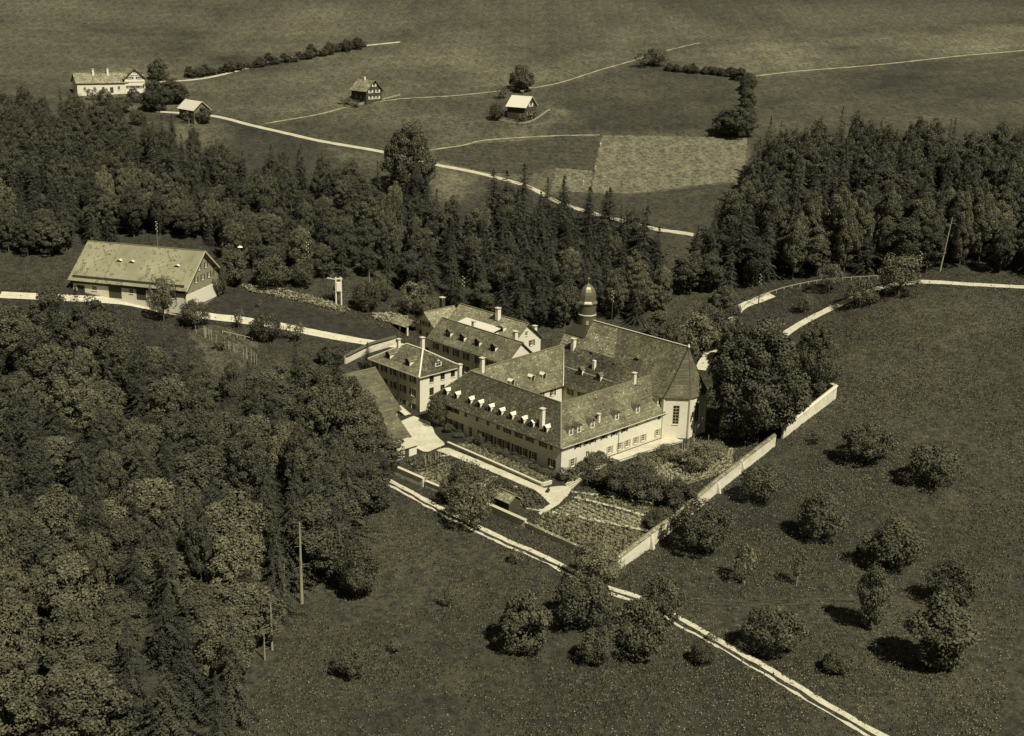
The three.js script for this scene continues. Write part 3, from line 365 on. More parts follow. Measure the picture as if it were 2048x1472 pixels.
  for (const [x, dz] of [[16.0, 2.4], [22.6, 2.2], [26.4, 2.0]]) cl.dormer(x, E0 + dz * Q, CZ - dz, [0, 1], Q, { w: 1.25, h: 1.1, rise: 0.35, roof: M.tin, front: M.darkWood, cheek: M.cream });
  for (const z of [-25.6, -19.6]) cl.dormer(DX + 2.2, E0 + 2.2 * 1.26, z, [-1, 0], 1.26, { w: 1.5, h: 1.5, rise: 0.6, roof: M.tileMid, cheek: M.white, front: M.darkWood });
  cl.chimney(1.9, -7.6, 7.6, 12.1, 0.85);
  cl.chimney(13.85, -1.9, 7.6, 9.7, 0.55, 0.55, M.white, true);
  cl.chimney(9.6, -35.2, 12.2, 15.5, 0.85); cl.chimney(5.6, -38.6, 10.4, 13.9, 0.75);
  cl.chimney(30.5, -6.2, 12.4, 14.7, 0.75); cl.chimney(37.0, -31.5, 13.2, 16.0, 0.9); cl.chimney(35.0, -22.6, 11, 13.3, 0.7, 0.7, M.white, false);
  cl.add('downpipe', taper(V(-0.05, -0.5, 0.12), V(-0.05, 6.1, 0.12), 0.07, 0.07), M.iron);
  cl.add('downpipe', taper(V(36.5, -0.5, -0.15), V(36.5, 6.1, -0.15), 0.07, 0.07), M.iron);
  cl.add('downpipe', taper(V(19.0, -0.5, -0.2), V(19.0, 6.1, -0.2), 0.06, 0.06), M.iron);
  cl.add('gutter', beam(V(-0.42, ey - 0.02, -0.1), V(-0.42, ey - 0.02, AZ - 0.2), 0.16, 0.12), M.iron);
  cl.add('gutter', beam(V(0, ey - 0.02, 0.42), V(36.6, ey - 0.02, 0.42), 0.16, 0.12), M.trim);
}

// ---- the church
const CX = 41.7, CW = 7.4, CE = 9.97, CR = 20.67, AC = -3.3, AR = 7.92;
const ch = new Building('convent_church', 'white church with steep tiled nave roof, polygonal apse and an onion dome turret', 'church', SITE, [CX, AC], -0.8);
{
  const oct = (deg, r = AR, cz = AC) => [CX - r * Math.sin(THREE.MathUtils.degToRad(deg)), cz + r * Math.cos(THREE.MathUtils.degToRad(deg))];
  const S = (CR - CE) / CW;
  // slope profile flared towards the eaves: distance from the ridge -> height
  const prof = [[0, CR], [4.2, 14.45], [6.3, 11.55], [7.35, 10.35], [7.95, 9.85]];
  const front = [], back = [], newer = [];
  for (let i = 0; i + 1 < prof.length; i++) {
    const [d0, y0] = prof[i], [d1, y1] = prof[i + 1];
    const zr0 = 0.3 + (AC - 0.3) * Math.min(1, d0 / CW), zr1 = 0.3 + (AC - 0.3) * Math.min(1, d1 / CW), z67 = AC + 0.383 * AR;
    const lerpz = (d) => 0.3 + (z67 - 0.3) * d / 7.95;
    const zs0 = -21.5 + d0 * 0.75, zs1 = -21.5 + d1 * 0.75;   // a newer, paler field of tiles towards the turret
    newer.push([[CX - d0, y0, -29.6], [CX - d1, y1, -29.6], [CX - d1, y1, zs1], [CX - d0, y0, zs0]]);
    front.push([[CX - d0, y0, zs0], [CX - d1, y1, zs1], [CX - d1, y1, lerpz(d1)], [CX - d0, y0, lerpz(d0)]]);
    back.push([[CX + d0, y0, -29.6], [CX + d0, y0, lerpz(d0)], [CX + d1, y1, lerpz(d1)], [CX + d1, y1, -29.6]]);
  }
  ch.roof(front, M.tileChurch, 0.2); ch.roof(newer, M.tileLight, 0.2);
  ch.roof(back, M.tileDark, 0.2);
  // west end: the slope runs on lower, up to a platform round the turret
  const cut = 2.75, yc = CR - cut * 6.22 / 4.2;
  const low = (d) => { for (let i = 0; i + 1 < prof.length; i++) if (d <= prof[i + 1][0]) return prof[i][1] + (prof[i + 1][1] - prof[i][1]) * (d - prof[i][0]) / (prof[i + 1][0] - prof[i][0]); return prof.at(-1)[1]; };
  const ds = [cut, 4.2, 6.3, 7.35, 7.95];
  for (const s of [-1, 1]) ch.roof(ds.slice(1).map((d1, i) => { const d0 = ds[i], q = [[CX + s * d0, low(d0), -36.3], [CX + s * d1, low(d1), -36.3], [CX + s * d1, low(d1), -29.6], [CX + s * d0, low(d0), -29.6]]; return s < 0 ? q : q.reverse(); }), M.tileLight, 0.2);
  const TZ = -31.6;
  ch.roof([[[CX - cut, yc, -29.7], [CX - 2.0, 19.4, TZ + 2], [CX - 2.0, 19.4, TZ - 2], [CX - cut, yc, -36.3]], [[CX - cut, yc, -36.3], [CX - 2.0, 19.4, TZ - 2], [CX + 2, 19.4, TZ - 2], [CX + cut, yc, -36.3]], [[CX + cut, yc, -36.3], [CX + 2, 19.4, TZ - 2], [CX + 2, 19.4, TZ + 2], [CX + cut, yc, -29.7]]].map((q) => q.reverse()), M.shingle, 0.2, 'turret_skirt');
  // apse roof facets, flared
  const degs = [67.5, 22.5, -22.5, -67.5], apex = [CX, CR, 0.3];
  for (let i = 0; i < 3; i++) {
    const rings = prof.map(([d, y]) => { const t = d / 7.95; return degs.slice(i, i + 2).map((g) => { const [x, z] = oct(g, AR * 1.07); return [CX + (x - CX) * t, y, 0.3 + (z - 0.3) * t]; }); });
    ch.roof(rings.slice(1).map((r1, j) => { const r0 = rings[j]; return j === 0 ? [apex, r1[0], r1[1]] : [r0[0], r1[0], r1[1], r0[1]]; }), M.tileGrey, 0.2, 'apse_roof');
    if (i < 3) { for (let j = 0; j + 1 < rings.length; j++) ch.add('hip_cap', beam(V(...rings[j][0]).add(V(0, 0.05, 0)), V(...rings[j + 1][0]).add(V(0, 0.05, 0)), 0.2, 0.12), M.iron); }
  }
  ch.ridge([[[CX, CR + 0.08, -29.6], [CX, CR + 0.08, 0.3]]], M.ridgePale, 0.32);
  ch.add('finial', taper(V(CX, CR, 0.3), V(CX, CR + 0.7, 0.3), 0.35, 0.12, 8), M.ridgePale);
  { const [x, z] = oct(0, 5.2); ch.dormer(x, 13.2, z - 1.0, [0, 1], 1.8, { w: 1.1, h: 1.0, rise: 0.35, cheek: M.shingle, roof: M.tileGrey, front: M.darkWood }); }
  // walls
  const B0 = -0.8, top = CE - 0.15, arch = (s) => ({ s, y: 5.6, w: 1.5, h: 4.6, arch: false, bars: [1, 5], frame: M.trim });
  const side = oct(67.5), mid = oct(22.5), right = oct(-22.5), far = oct(-67.5), half = Math.hypot(mid[0] - side[0], mid[1] - side[1]) / 2;
  ch.wall([side[0], -36], side, B0, top, M.plasterBright, [], 0.5, false);
  ch.wall(side, mid, B0, top, M.plasterBright, [arch(half)], 0.5, false);
  ch.wall(mid, right, B0, top, M.plasterBright, [{ ...arch(half), w: 1.7 }], 0.5, false);
  ch.wall(right, far, B0, top, M.plasterBright, [arch(half)], 0.5, false);
  ch.wall(far, [far[0], -36], B0, top, M.plasterBright, rowOf([9, 16, 23], 5.6, 1.5, 4.6, { bars: [1, 5], frame: M.trim }), 0.5, false);
  ch.wall([far[0], -36], [side[0], -36], B0, [[0, top], [2 * CW * 0.32, yc - 0.3], [2 * CW * 0.68, yc - 0.3], [2 * CW, top]].map(([s, y]) => [s * 0.99, y]), M.plasterBright, [], 0.5, false);
  for (const [a, b] of [[side, mid], [mid, right], [right, far]]) ch.add('cornice', beam(V(a[0], top - 0.05, a[1]), V(b[0], top - 0.05, b[1]), 0.5, 0.4), M.cream);
  for (const q of [side, mid, right]) ch.add('pilaster', box(0.55, top - B0 - 0.3, 0.55, q[0], (top + B0) / 2 - 0.15, q[1]), M.cream);
  // roof hatches on the nave
  for (const [d, z, w] of [[4.6, -25.5, 0.8], [5.2, -17.5, 0.5], [3.6, -12, 1.3]]) { const y = low(d); ch.dormer(CX - d, y, z, [-1, 0], 1.45, { w, h: 0.45, rise: 0.14, cheek: M.darkWood, roof: M.shingle, over: 0.06 }); }
  // turret: shingled octagon, string course, bell louvres, onion dome
  const oc = (r0, r1, y0, y1) => { const g = new THREE.CylinderGeometry(r1, r0, y1 - y0, 8, 1); g.rotateY(Math.PI / 8); g.translate(CX, (y0 + y1) / 2, TZ); return g; };
  ch.add('turret', oc(2.3, 2.2, 16.2, 24.5), M.shingle);
  ch.add('string_course', oc(2.4, 2.33, 21.9, 22.1), M.cream);
  ch.add('dome_cornice', join([oc(2.2, 2.52, 24.4, 24.75), oc(2.52, 2.62, 24.75, 24.95)]), M.copper);
  { const pr = [[2.62, 24.95], [2.4, 25.15], [2.16, 25.5], [2.12, 26.2], [2.06, 27.0], [1.88, 27.8], [1.55, 28.5], [1.1, 29.0], [0.55, 29.35], [0.16, 29.65], [0.06, 30.2]];
    const g = new THREE.LatheGeometry(pr.map(([r, y]) => new THREE.Vector2(r, y)), 8); g.rotateY(Math.PI / 8); g.translate(CX, 0, TZ); const f = g.toNonIndexed(); f.computeVertexNormals(); ch.add('onion_dome', f, M.copper); }
  { const b = new THREE.SphereGeometry(0.27, 10, 8); b.translate(CX, 30.9, TZ); ch.add('finial', join([b, taper(V(CX, 30.0, TZ), V(CX, 31.8, TZ), 0.05, 0.04), box(0.5, 0.07, 0.07, CX, 31.5, TZ)]), M.copper); }
  for (const a of [0, 1, 2, 3]) { const g = box(0.8, 1.2, 0.1, 0, 20.2, 2.14), sl = []; for (let i = 0; i < 5; i++) sl.push(box(0.7, 0.1, 0.14, 0, 19.75 + i * 0.22, 2.18)); for (const q of [g, ...sl]) { q.rotateY(-Math.PI / 4 + a * Math.PI / 2); q.translate(CX, 0, TZ); } const lv = ch.add('bell_louvre', g, M.darkWood); for (const q of sl) part('slat', ch.shift(q), M.cream, lv); }
}

// ---- hip roofed house at the left of the cloister
const hp = new Building('hip_roof_house', 'three storey white house with pale ridged hip roof, left of the cloister', 'house', SITE, [7.7, -57.5], -0.4);
{
  const [x0, x1, z0, z1] = [1.41, 14.0, -66.9, -48.2], e = 0.6, ey = 9.75, ry = 13.9, cx = (x0 + x1) / 2, n = -54.4, f = -60.8;
  const c = [[x0 - e, ey, z1 + e], [x1 + e, ey, z1 + e], [x1 + e, ey, z0 - e], [x0 - e, ey, z0 - e]], N = [cx, ry, n], F = [cx, ry, f];
  hp.roof([[c[3], c[0], N, F]], M.tileMid); hp.roof([[c[0], c[1], N]], M.tileDark); hp.roof([[c[1], c[2], F, N]], M.tileMid); hp.roof([[c[2], c[3], F]], M.tileMid);
  hp.ridge([[N, F], [c[0], N], [c[1], N], [c[3], F], [c[2], F]].map((l) => l.map(([x, y, z]) => [x, y + 0.08, z])), M.ridgePale, 0.4);
  const zz = [-61.76, -58.15, -54.41, -50.72].map((z) => z - z0);
  hp.wall([x0, z0], [x0, z1], -0.4, ey + 0.1, M.plasterBeige, [...rowOf([1.6, ...zz], 8.45, 1.15, 1.7, { bars: [1, 2], shut: M.shutter, sill: false }), ...rowOf([1.6, ...zz], 5.1, 1.15, 1.7, { bars: [1, 2], shut: M.shutter }), ...rowOf([1.6, ...zz], 1.35, 1.1, 1.9, { bars: [1, 2], shut: M.shutter })]);
  hp.wall([x0, z1], [x1, z1], -0.4, ey + 0.1, M.plasterBright, [...rowOf([3.8, 7.3, 10.6], 8.45, 1.4, 1.9, { bars: [1, 2], frame: M.shutter }), ...rowOf([3.8, 7.3, 10.6], 5.2, 1.4, 1.9, { bars: [1, 2], frame: M.shutter }), { s: 6, y: 1, w: 1.3, h: 2.4, door: true }]);
  hp.wall([x1, z1], [x1, z0], -0.4, ey + 0.1, M.plasterBright); hp.wall([x1, z0], [x0, z0], -0.4, ey + 0.1, M.plasterBright, rowOf([3, 6.3, 9.6], 8.2, 1.1, 1.7));
  const s = (ry - ey) / (cx - x0 + e);
  for (const z of [-61.8, -54.2]) hp.dormer(x0 + 1.2, ey + 1.8 * s, z, [-1, 0], s, { w: 1.8, h: 1.25, rise: 0.7, roof: M.tileMid, front: M.darkWood });
  hp.dormer(8.2, ey + 1.6 * 0.61, z1 - 1.0, [0, 1], 0.61, { w: 2.0, h: 1.4, rise: 0.75, roof: M.tileDark });
  hp.chimney(9.0, -56.2, 12.2, 15.9, 0.85); hp.chimney(6.2, -62, 12, 14.7, 0.7);
  hp.add('downpipe', taper(V(x0 - 0.1, -0.4, z1 + 0.12), V(x0 - 0.1, 9.5, z1 + 0.12), 0.08, 0.08), M.iron);
  hp.add('downpipe', taper(V(x0 - 0.1, -0.4, -56.3), V(x0 - 0.1, 9.5, -56.3), 0.07, 0.07), M.iron);
  hp.add('eaves_board', join([beam(V(c[3][0], ey - 0.12, c[3][2]), V(c[0][0], ey - 0.12, c[0][2]), 0.14, 0.2), beam(V(c[0][0], ey - 0.12, c[0][2]), V(c[1][0], ey - 0.12, c[1][2]), 0.14, 0.2)]), M.cream);
}
// generic gable house in a site frame: ridge along x or z
function gable(name, label, category, frame, { x0, x1, z0, z1, base, eave, ridge, axis, over = 0.7, roofM = M.tileMid, roofM2 = roofM, wallM = M.plasterBright, gableM = wallM, wins = {}, group, cap = M.ridge }) {
  const b = new Building(name, label, category, frame, [(x0 + x1) / 2, (z0 + z1) / 2], base, group), cx = (x0 + x1) / 2, cz = (z0 + z1) / 2;
  const hw = (axis === 'x' ? z1 - z0 : x1 - x0) / 2, s = (ridge - eave) / hw, ey = eave - over * s, o = over;
  if (axis === 'x') {
    b.roof([[[x0 - o, ey, z1 + o], [x1 + o, ey, z1 + o], [x1 + o, ridge, cz], [x0 - o, ridge, cz]]], roofM); b.roof([[[x0 - o, ridge, cz], [x1 + o, ridge, cz], [x1 + o, ey, z0 - o], [x0 - o, ey, z0 - o]]], roofM2);
    b.ridge([[[x0 - o, ridge + 0.08, cz], [x1 + o, ridge + 0.08, cz]]], cap);
  } else {
    b.roof([[[x0 - o, ey, z0 - o], [x0 - o, ey, z1 + o], [cx, ridge, z1 + o], [cx, ridge, z0 - o]]], roofM); b.roof([[[cx, ridge, z0 - o], [cx, ridge, z1 + o], [x1 + o, ey, z1 + o], [x1 + o, ey, z0 - o]]], roofM2);
    b.ridge([[[cx, ridge + 0.08, z0 - o], [cx, ridge + 0.08, z1 + o]]], cap);
  }
  const gz = axis === 'x', lx = x1 - x0, lz = z1 - z0, g = 0.12, peak = (L) => [[0, eave - g], [L / 2, ridge - g - 0.1], [L, eave - g]];
  b.wall([x0, z0], [x0, z1], base, gz ? peak(lz) : eave - g, gz ? gableM : wallM, wins.left, 0.3);
  b.wall([x0, z1], [x1, z1], base, gz ? eave - g : peak(lx), gz ? wallM : gableM, wins.front, 0.3);
  b.wall([x1, z1], [x1, z0], base, gz ? peak(lz) : eave - g, gz ? gableM : wallM, wins.right, 0.3);
  b.wall([x1, z0], [x0, z0], base, gz ? eave - g : peak(lx), gz ? wallM : gableM, wins.back, 0.3);
  b.slope = s; return b;
}
const f1 = gable('dormered_wing', 'long convent house with four dormers behind the hip roofed house', 'house', SITE, { x0: 26.2, x1: 36.4, z0: -74, z1: -44.2, base: 0, eave: 9.3, ridge: 13.7, axis: 'z', over: 0.5, roofM: M.tileMid, roofM2: M.tileDark, wallM: M.plasterBeige, gableM: M.plasterBright,
  wins: { left: [...rowOf([3, 7, 11, 15, 19.5, 24, 28], 7.4, 1.15, 1.7, { bars: [1, 2], shut: M.shutter }), ...rowOf([3, 7, 11, 15, 19.5, 24, 28], 3.9, 1.15, 1.7, { bars: [1, 2], shut: M.shutter })] } });
for (const z of [-67.8, -62.4, -56.6, -50.6]) f1.dormer(27.6, 9.3 + 1.4 * f1.slope, z, [-1, 0], f1.slope, { w: 1.9, h: 1.4, rise: 0.8, roof: M.tileDark, front: M.darkWood });
f1.chimney(32.5, -47.5, 12, 15.2, 0.95); f1.chimney(34.2, -65, 11.5, 13.9, 0.85);
f1.add('downpipe', taper(V(26.05, 0.3, -55), V(26.05, 8.8, -55), 0.08, 0.08), M.iron);
const g1 = gable('gabled_back_house', 'gabled house with bright end wall behind the dormered wing', 'house', SITE, { x0: 39.6, x1: 50.6, z0: -82, z1: -56, base: 1, eave: 9.2, ridge: 13.7, axis: 'z', over: 0.7, roofM: M.tileLight, roofM2: M.tileMid, wallM: M.plasterBright,
  wins: { front: [...rowOf([3.4, 7.6], 7.9, 1.1, 1.5, { shut: M.shutter }), { s: 5.5, y: 10.8, w: 1.0, h: 1.2 }], left: rowOf([3, 8, 13, 18, 23], 7.2, 1.1, 1.5) } });
g1.chimney(44, -66, 12.6, 15.6, 1.1); g1.dormer(41.4, 9.2 + 1.8 * g1.slope, -62.4, [-1, 0], g1.slope, { w: 2.6, h: 1.5, rise: 0.5, roof: M.tileLight, cheek: M.white });
g1.chimney(48.8, -56.6, 8.5, 11.8, 0.9);
const lt = new Building('link_building', 'low link with a smooth pale sheet roof between two convent houses', 'building', SITE, [38, -70], 1);
lt.roof([[[36.3, 10.6, -76], [36.3, 10.6, -62], [41.6, 11.7, -62], [41.6, 11.7, -76]]], M.tin, 0.15);
lt.wall([36.6, -75.6], [36.6, -62.4], 1, 10.4, M.plasterBright, [], 0.3); lt.wall([36.6, -62.4], [41.2, -62.4], 1, 10.4, M.plasterBright, [], 0.3); lt.wall([41.2, -75.6], [36.6, -75.6], 1, 10.4, M.plasterBright, [], 0.3);
const h1 = gable('small_gabled_house', 'small house with a shuttered gable window pair and clipped roof above the road', 'house', SITE, { x0: 36.8, x1: 47, z0: -92.2, z1: -83.6, base: 2.5, eave: 8.0, ridge: 11.6, axis: 'x', over: 0.6, roofM: M.tileLight, roofM2: M.tileMid, wallM: M.plasterBeige,
  wins: { left: [...rowOf([3.1, 5.5], 8.2, 0.95, 1.3, { shut: M.shutter, bars: [1, 1] }), { s: 2.2, y: 4.9, w: 1.1, h: 2.2, door: true }, { s: 6, y: 5.1, w: 1.1, h: 1.4, shut: M.shutter }] } });
h1.chimney(43.5, -88.4, 10.6, 14.2, 1.1, 1.1, M.darkWood);
const pch = new Building('columned_porch', 'open porch with white posts and a tiled roof beside the small gabled house', 'porch', SITE, [34, -94], 2.5);
pch.roof([[[32.2, 7.2, -97.6], [32.2, 7.2, -90.4], [34.8, 8.9, -90.4], [34.8, 8.9, -97.6]], [[34.8, 8.9, -97.6], [34.8, 8.9, -90.4], [37.4, 7.2, -90.4], [37.4, 7.2, -97.6]]], M.tileLight, 0.15);
for (const [x, z] of [[32.7, -90.8], [32.7, -94], [32.7, -97.2], [36.6, -97.2]]) pch.add('post', box(0.42, 4.7, 0.42, x, 4.85, z), M.white);
pch.add('parapet', box(0.3, 1.0, 6, 32.7, 3, -94), M.white); pch.add('terrace', box(6, 0.5, 8, 34.4, 2.6, -94), M.trim);
const i1 = gable('courtyard_barn', 'barn with big plain dark roof half hidden by trees, beside the hip roofed house', 'barn', SITE, { x0: -15.5, x1: -5.8, z0: -66, z1: -47.8, base: -0.6, eave: 3.8, ridge: 11.2, axis: 'x', over: 0.8, roofM: M.tileGrey, wallM: M.plasterBeige, cap: M.ridge, wins: { front: rowOf([3, 7], 1.6, 1.4, 1.8) } });
const j1 = gable('garden_store', 'low store with white walls and dark roof at the upper corner of the kitchen garden', 'outbuilding', SITE, { x0: -25, x1: -14.2, z0: -46, z1: -34, base: -0.6, eave: 2.9, ridge: 7.0, axis: 'x', over: 0.8, roofM: M.tileGrey, wallM: M.plasterBright, wins: { front: [...rowOf([2.5, 8.5], 1.2, 1.4, 1.4), { s: 5.4, y: 0.9, w: 1.8, h: 2.2, door: true }] } });
const aw = new Building('lean_to', 'pale plank lean to in front of the low garden store', 'shed', SITE, [-17, -31], -0.6);
aw.roof([[[-21, 2.0, -29.2], [-14.6, 2.0, -29.2], [-14.6, 2.6, -32.9], [-21, 2.6, -32.9]]], M.paleWood, 0.1);
aw.wall([-20.6, -29.6], [-15, -29.6], -0.6, 1.85, M.white, [{ s: 2.8, y: 0.5, w: 1.2, h: 1.9, door: true }], 0.15); aw.wall([-15, -29.6], [-15, -32.4], -0.6, 1.9, M.white, [], 0.15); aw.wall([-20.6, -32.4], [-20.6, -29.6], -0.6, 1.9, M.white, [], 0.15);
// garden shed
const hut = gable('garden_shed', 'small dark timber garden shed with a weathered tiled roof', 'shed', SITE, { x0: -20.6, x1: -17.4, z0: -1.6, z1: 5.6, base: -0.9, eave: 1.5, ridge: 2.6, axis: 'z', over: 0.35, roofM: M.tileLight, wallM: M.darkWood, wins: { right: [{ s: 3, y: 0.2, w: 0.9, h: 1.8, door: true }] } });

// ---------------------------------------------------------------- the long barn and the farms across the valley
const frameAt = (x, d, deg) => ({ x, z: -d, turn: THREE.MathUtils.degToRad(deg) });
{
  const b = hill(-102, -331), fr = frameAt(-102, 331, -15);
  const barn = gable('long_barn', 'long farm barn with a huge weathered pale roof beside the road', 'barn', fr, { x0: -17.2, x1: 17.2, z0: -9.8, z1: 9.8, base: b - 2.5, eave: b + 4.9, ridge: b + 12.9, axis: 'x', over: 1.0, roofM: M.barnRoof, wallM: M.plasterBeige, gableM: M.shadedGableBoards,
    wins: { front: [{ s: 2.4, y: b + 1.4, w: 2.4, h: 2.6, door: true }, { s: 6.6, y: b + 2.2, w: 1.6, h: 1.3 }, { s: 13, y: b + 1.7, w: 4.0, h: 3.6, door: true }, { s: 18, y: b + 2.4, w: 1.1, h: 1.4 }, { s: 21, y: b + 1.6, w: 3.0, h: 3.0, door: true }, { s: 26, y: b + 1.5, w: 3.2, h: 3.2, door: true }, { s: 30.5, y: b + 2.2, w: 1.2, h: 1.5, shut: M.shutter }],
      right: [...rowOf([6, 9.5, 13], b + 5.6, 1.1, 1.5, { shut: M.shutter }), ...rowOf([8, 11.6], b + 8.6, 1.0, 1.4, { shut: M.shutter }), ...rowOf([4, 7.4, 11, 14.6], b + 2.0, 1.3, 1.7, { arch: true })] } });
  barn.add('lower_wall', box(0.2, 4.0, 19.2, 17.25, b + 0.6, 0), M.white);
  barn.add('weather_boarding', box(34, 2.3, 0.2, 0, b + 4.3, 9.9), M.darkWood);
  for (const x of [-5.5, -1.6, 12.2]) barn.dormer(x, b + 8.7, 4.9, [0, 1], barn.slope, { w: 1.3, h: 0.7, rise: 0.3, roof: M.tin, cheek: M.darkWood });
  barn.add('roof_seam', beam(V(-7.4, b + 12.9, 0.1), V(-7.6, b + 4.3, 10.8), 0.12, 0.12), M.ridge); barn.add('roof_seam', beam(V(15.6, b + 12.9, 0.1), V(15.5, b + 4.3, 10.8), 0.12, 0.12), M.ridge);
  barn.add('barge_board', beam(V(18.25, b + 12.8, 0), V(18.25, b + 4.0, 10.9), 0.12, 0.35), M.paleWood); barn.add('barge_board', beam(V(18.25, b + 12.8, 0), V(18.25, b + 4.0, -10.9), 0.12, 0.35), M.paleWood);
}
{
  const b = hill(-65.3, -534), fr = frameAt(-65.3, 534, -40);
  const f = gable('dark_farmhouse', 'dark shingled farmhouse with white gable windows in the far meadow, left of the pair', 'farmhouse', fr, { x0: -4.6, x1: 4.6, z0: -4.6, z1: 4.6, base: b - 2, eave: b + 4.9, ridge: b + 9.1, axis: 'x', over: 0.7, roofM: M.tileLight, wallM: M.darkWood, gableM: M.darkWood, group: 'dark farmhouses of the far meadow',
    wins: { right: [...rowOf([2.6, 4.6, 6.6], b + 1.6, 1.3, 1.1, { frame: M.white, shut: M.white }), ...rowOf([2.6, 6.6], b + 4.2, 1.3, 1.1, { frame: M.white, shut: M.white }), { s: 4.6, y: b + 6.7, w: 1.2, h: 1.0, shut: M.white }], front: rowOf([3, 6], b + 2, 1, 1) } });
  f.chimney(-0.6, 0.6, b + 8.2, b + 10, 0.7, 0.7, M.white, false);
}
{
  const b = hill(1.3, -522), fr = frameAt(1.3, 522, -28);
  const f = gable('dark_farmhouse', 'dark timber farmhouse with a pale sheet roof beside the round tree in the far meadow', 'farmhouse', fr, { x0: -4.2, x1: 4.2, z0: -5, z1: 5, base: b - 2, eave: b + 4.9, ridge: b + 8.8, axis: 'x', over: 0.7, roofM: M.tin, wallM: M.darkWood, gableM: M.darkWood, group: 'dark farmhouses of the far meadow',
    wins: { right: [...rowOf([3, 5, 7], b + 1.8, 1.2, 1.2, { frame: M.white, shut: M.shutterPale }), { s: 5, y: b + 5.2, w: 1.8, h: 1.3, shut: M.white }], front: [{ s: 6.5, y: b + 1.4, w: 1.1, h: 1.4 }] } });
  f.chimney(-0.4, -0.6, b + 8, b + 10.2, 0.9, 0.9, M.darkWood, true);
}
{
  const b = hill(-178, -530), fr = frameAt(-178, 530, 30);
  const f = gable('white_farmhouse', 'long white farmhouse range at the top left with a plain grey roof', 'farmhouse', fr, { x0: -10.5, x1: 10, z0: -4.8, z1: 4.8, base: b - 3, eave: b + 4.6, ridge: b + 8.2, axis: 'x', over: 0.6, roofM: M.tileLight, wallM: M.plasterBright,
    wins: { front: [...rowOf([3, 7, 10.5], b + 1.8, 1.1, 1.4), { s: 14, y: b + 1.2, w: 1.4, h: 2.4, door: true }, { s: 17, y: b + 2, w: 1.1, h: 1.4 }] } });
  f.chimney(-3, 1.2, b + 6.8, b + 9.4, 0.8); f.chimney(3, 1.2, b + 6.8, b + 9.6, 0.8); f.dormer(6, b + 6.2, 2.1, [0, 1], f.slope, { w: 1.6, h: 0.8, rise: 0.4, roof: M.tin });
  const g = gable('gabled_farmhouse', 'tall white gabled farmhouse with window bands joined to the long range', 'farmhouse', frameAt(-166, 536, -62), { x0: -6, x1: 4.4, z0: -4.2, z1: 4.2, base: b - 2, eave: b + 6.4, ridge: b + 10.2, axis: 'x', over: 0.8, roofM: M.tileLight, wallM: M.white, gableM: M.white,
    wins: { right: [...rowOf([2, 4.2, 6.4], b + 2.4, 1.5, 1.0, { shut: M.shutter }), ...rowOf([2.2, 6.2], b + 6.2, 1.5, 0.9, { shut: M.shutter }), { s: 4.2, y: b + 8.6, w: 0.9, h: 0.8 }], front: rowOf([3, 6], b + 4, 1, 1.2) } });
  g.add('belt_course', box(0.2, 0.2, 8.4, 4.5, b + 4.6, 0), M.trim); g.add('belt_course', box(0.2, 0.2, 8.4, 4.5, b + 7.4, 0), M.trim);
}
{
  const b = hill(-129.5, -495), fr = frameAt(-129.5, 495, -45);
  gable('tin_roof_shed', 'field shed with a bright sheet metal roof above the wood', 'shed', fr, { x0: -5.6, x1: 5.6, z0: -3.5, z1: 3.5, base: b - 2, eave: b + 5, ridge: b + 8, axis: 'x', over: 0.7, roofM: M.tin, wallM: M.wood, gableM: M.wood, wins: { front: [{ s: 3.5, y: b + 1.6, w: 2.6, h: 3, door: true }] } });
}

// ---------------------------------------------------------------- trees
M.bark = mat(0.09); M.barkPale = mat(0.23);
const leafMats = [1, 0.62, 0.8, 1.22, 0.9, 1.45].map((v) => new THREE.MeshStandardMaterial({ color: new THREE.Color(v, v, v), vertexColors: true, roughness: 0.85, side: THREE.DoubleSide })), leafMat = leafMats[0];   // foliage of darker and paler species
class Leaves {
  constructor() { this.pos = []; this.nor = []; this.col = []; }
  // one leaf spray: a folded rhombus
  put(c, n, up, w, l, L, nn = n, warm = 1) {
    const s = n.clone().cross(up).normalize(), a = c.clone().addScaledVector(up, -l / 2), b = c.clone().addScaledVector(s, w / 2), d = c.clone().addScaledVector(up, l / 2), e = c.clone().addScaledVector(s, -w / 2), k = tone(L, warm);
    for (const v of [a, d, b, a, e, d]) { this.pos.push(v.x, v.y, v.z); this.nor.push(nn.x, nn.y, nn.z); this.col.push(k.r, k.g, k.b); }
  }
  geo() { const g = new THREE.BufferGeometry(); g.setAttribute('position', new THREE.Float32BufferAttribute(this.pos, 3)); g.setAttribute('normal', new THREE.Float32BufferAttribute(this.nor, 3)); g.setAttribute('color', new THREE.Float32BufferAttribute(this.col, 3)); return g; }
}
const ball = (r) => { let v; do v = V(r() * 2 - 1, r() * 2 - 1, r() * 2 - 1); while (v.lengthSq() > 1 || v.lengthSq() < 0.01); return v; };
const unit = (r) => ball(r).normalize();
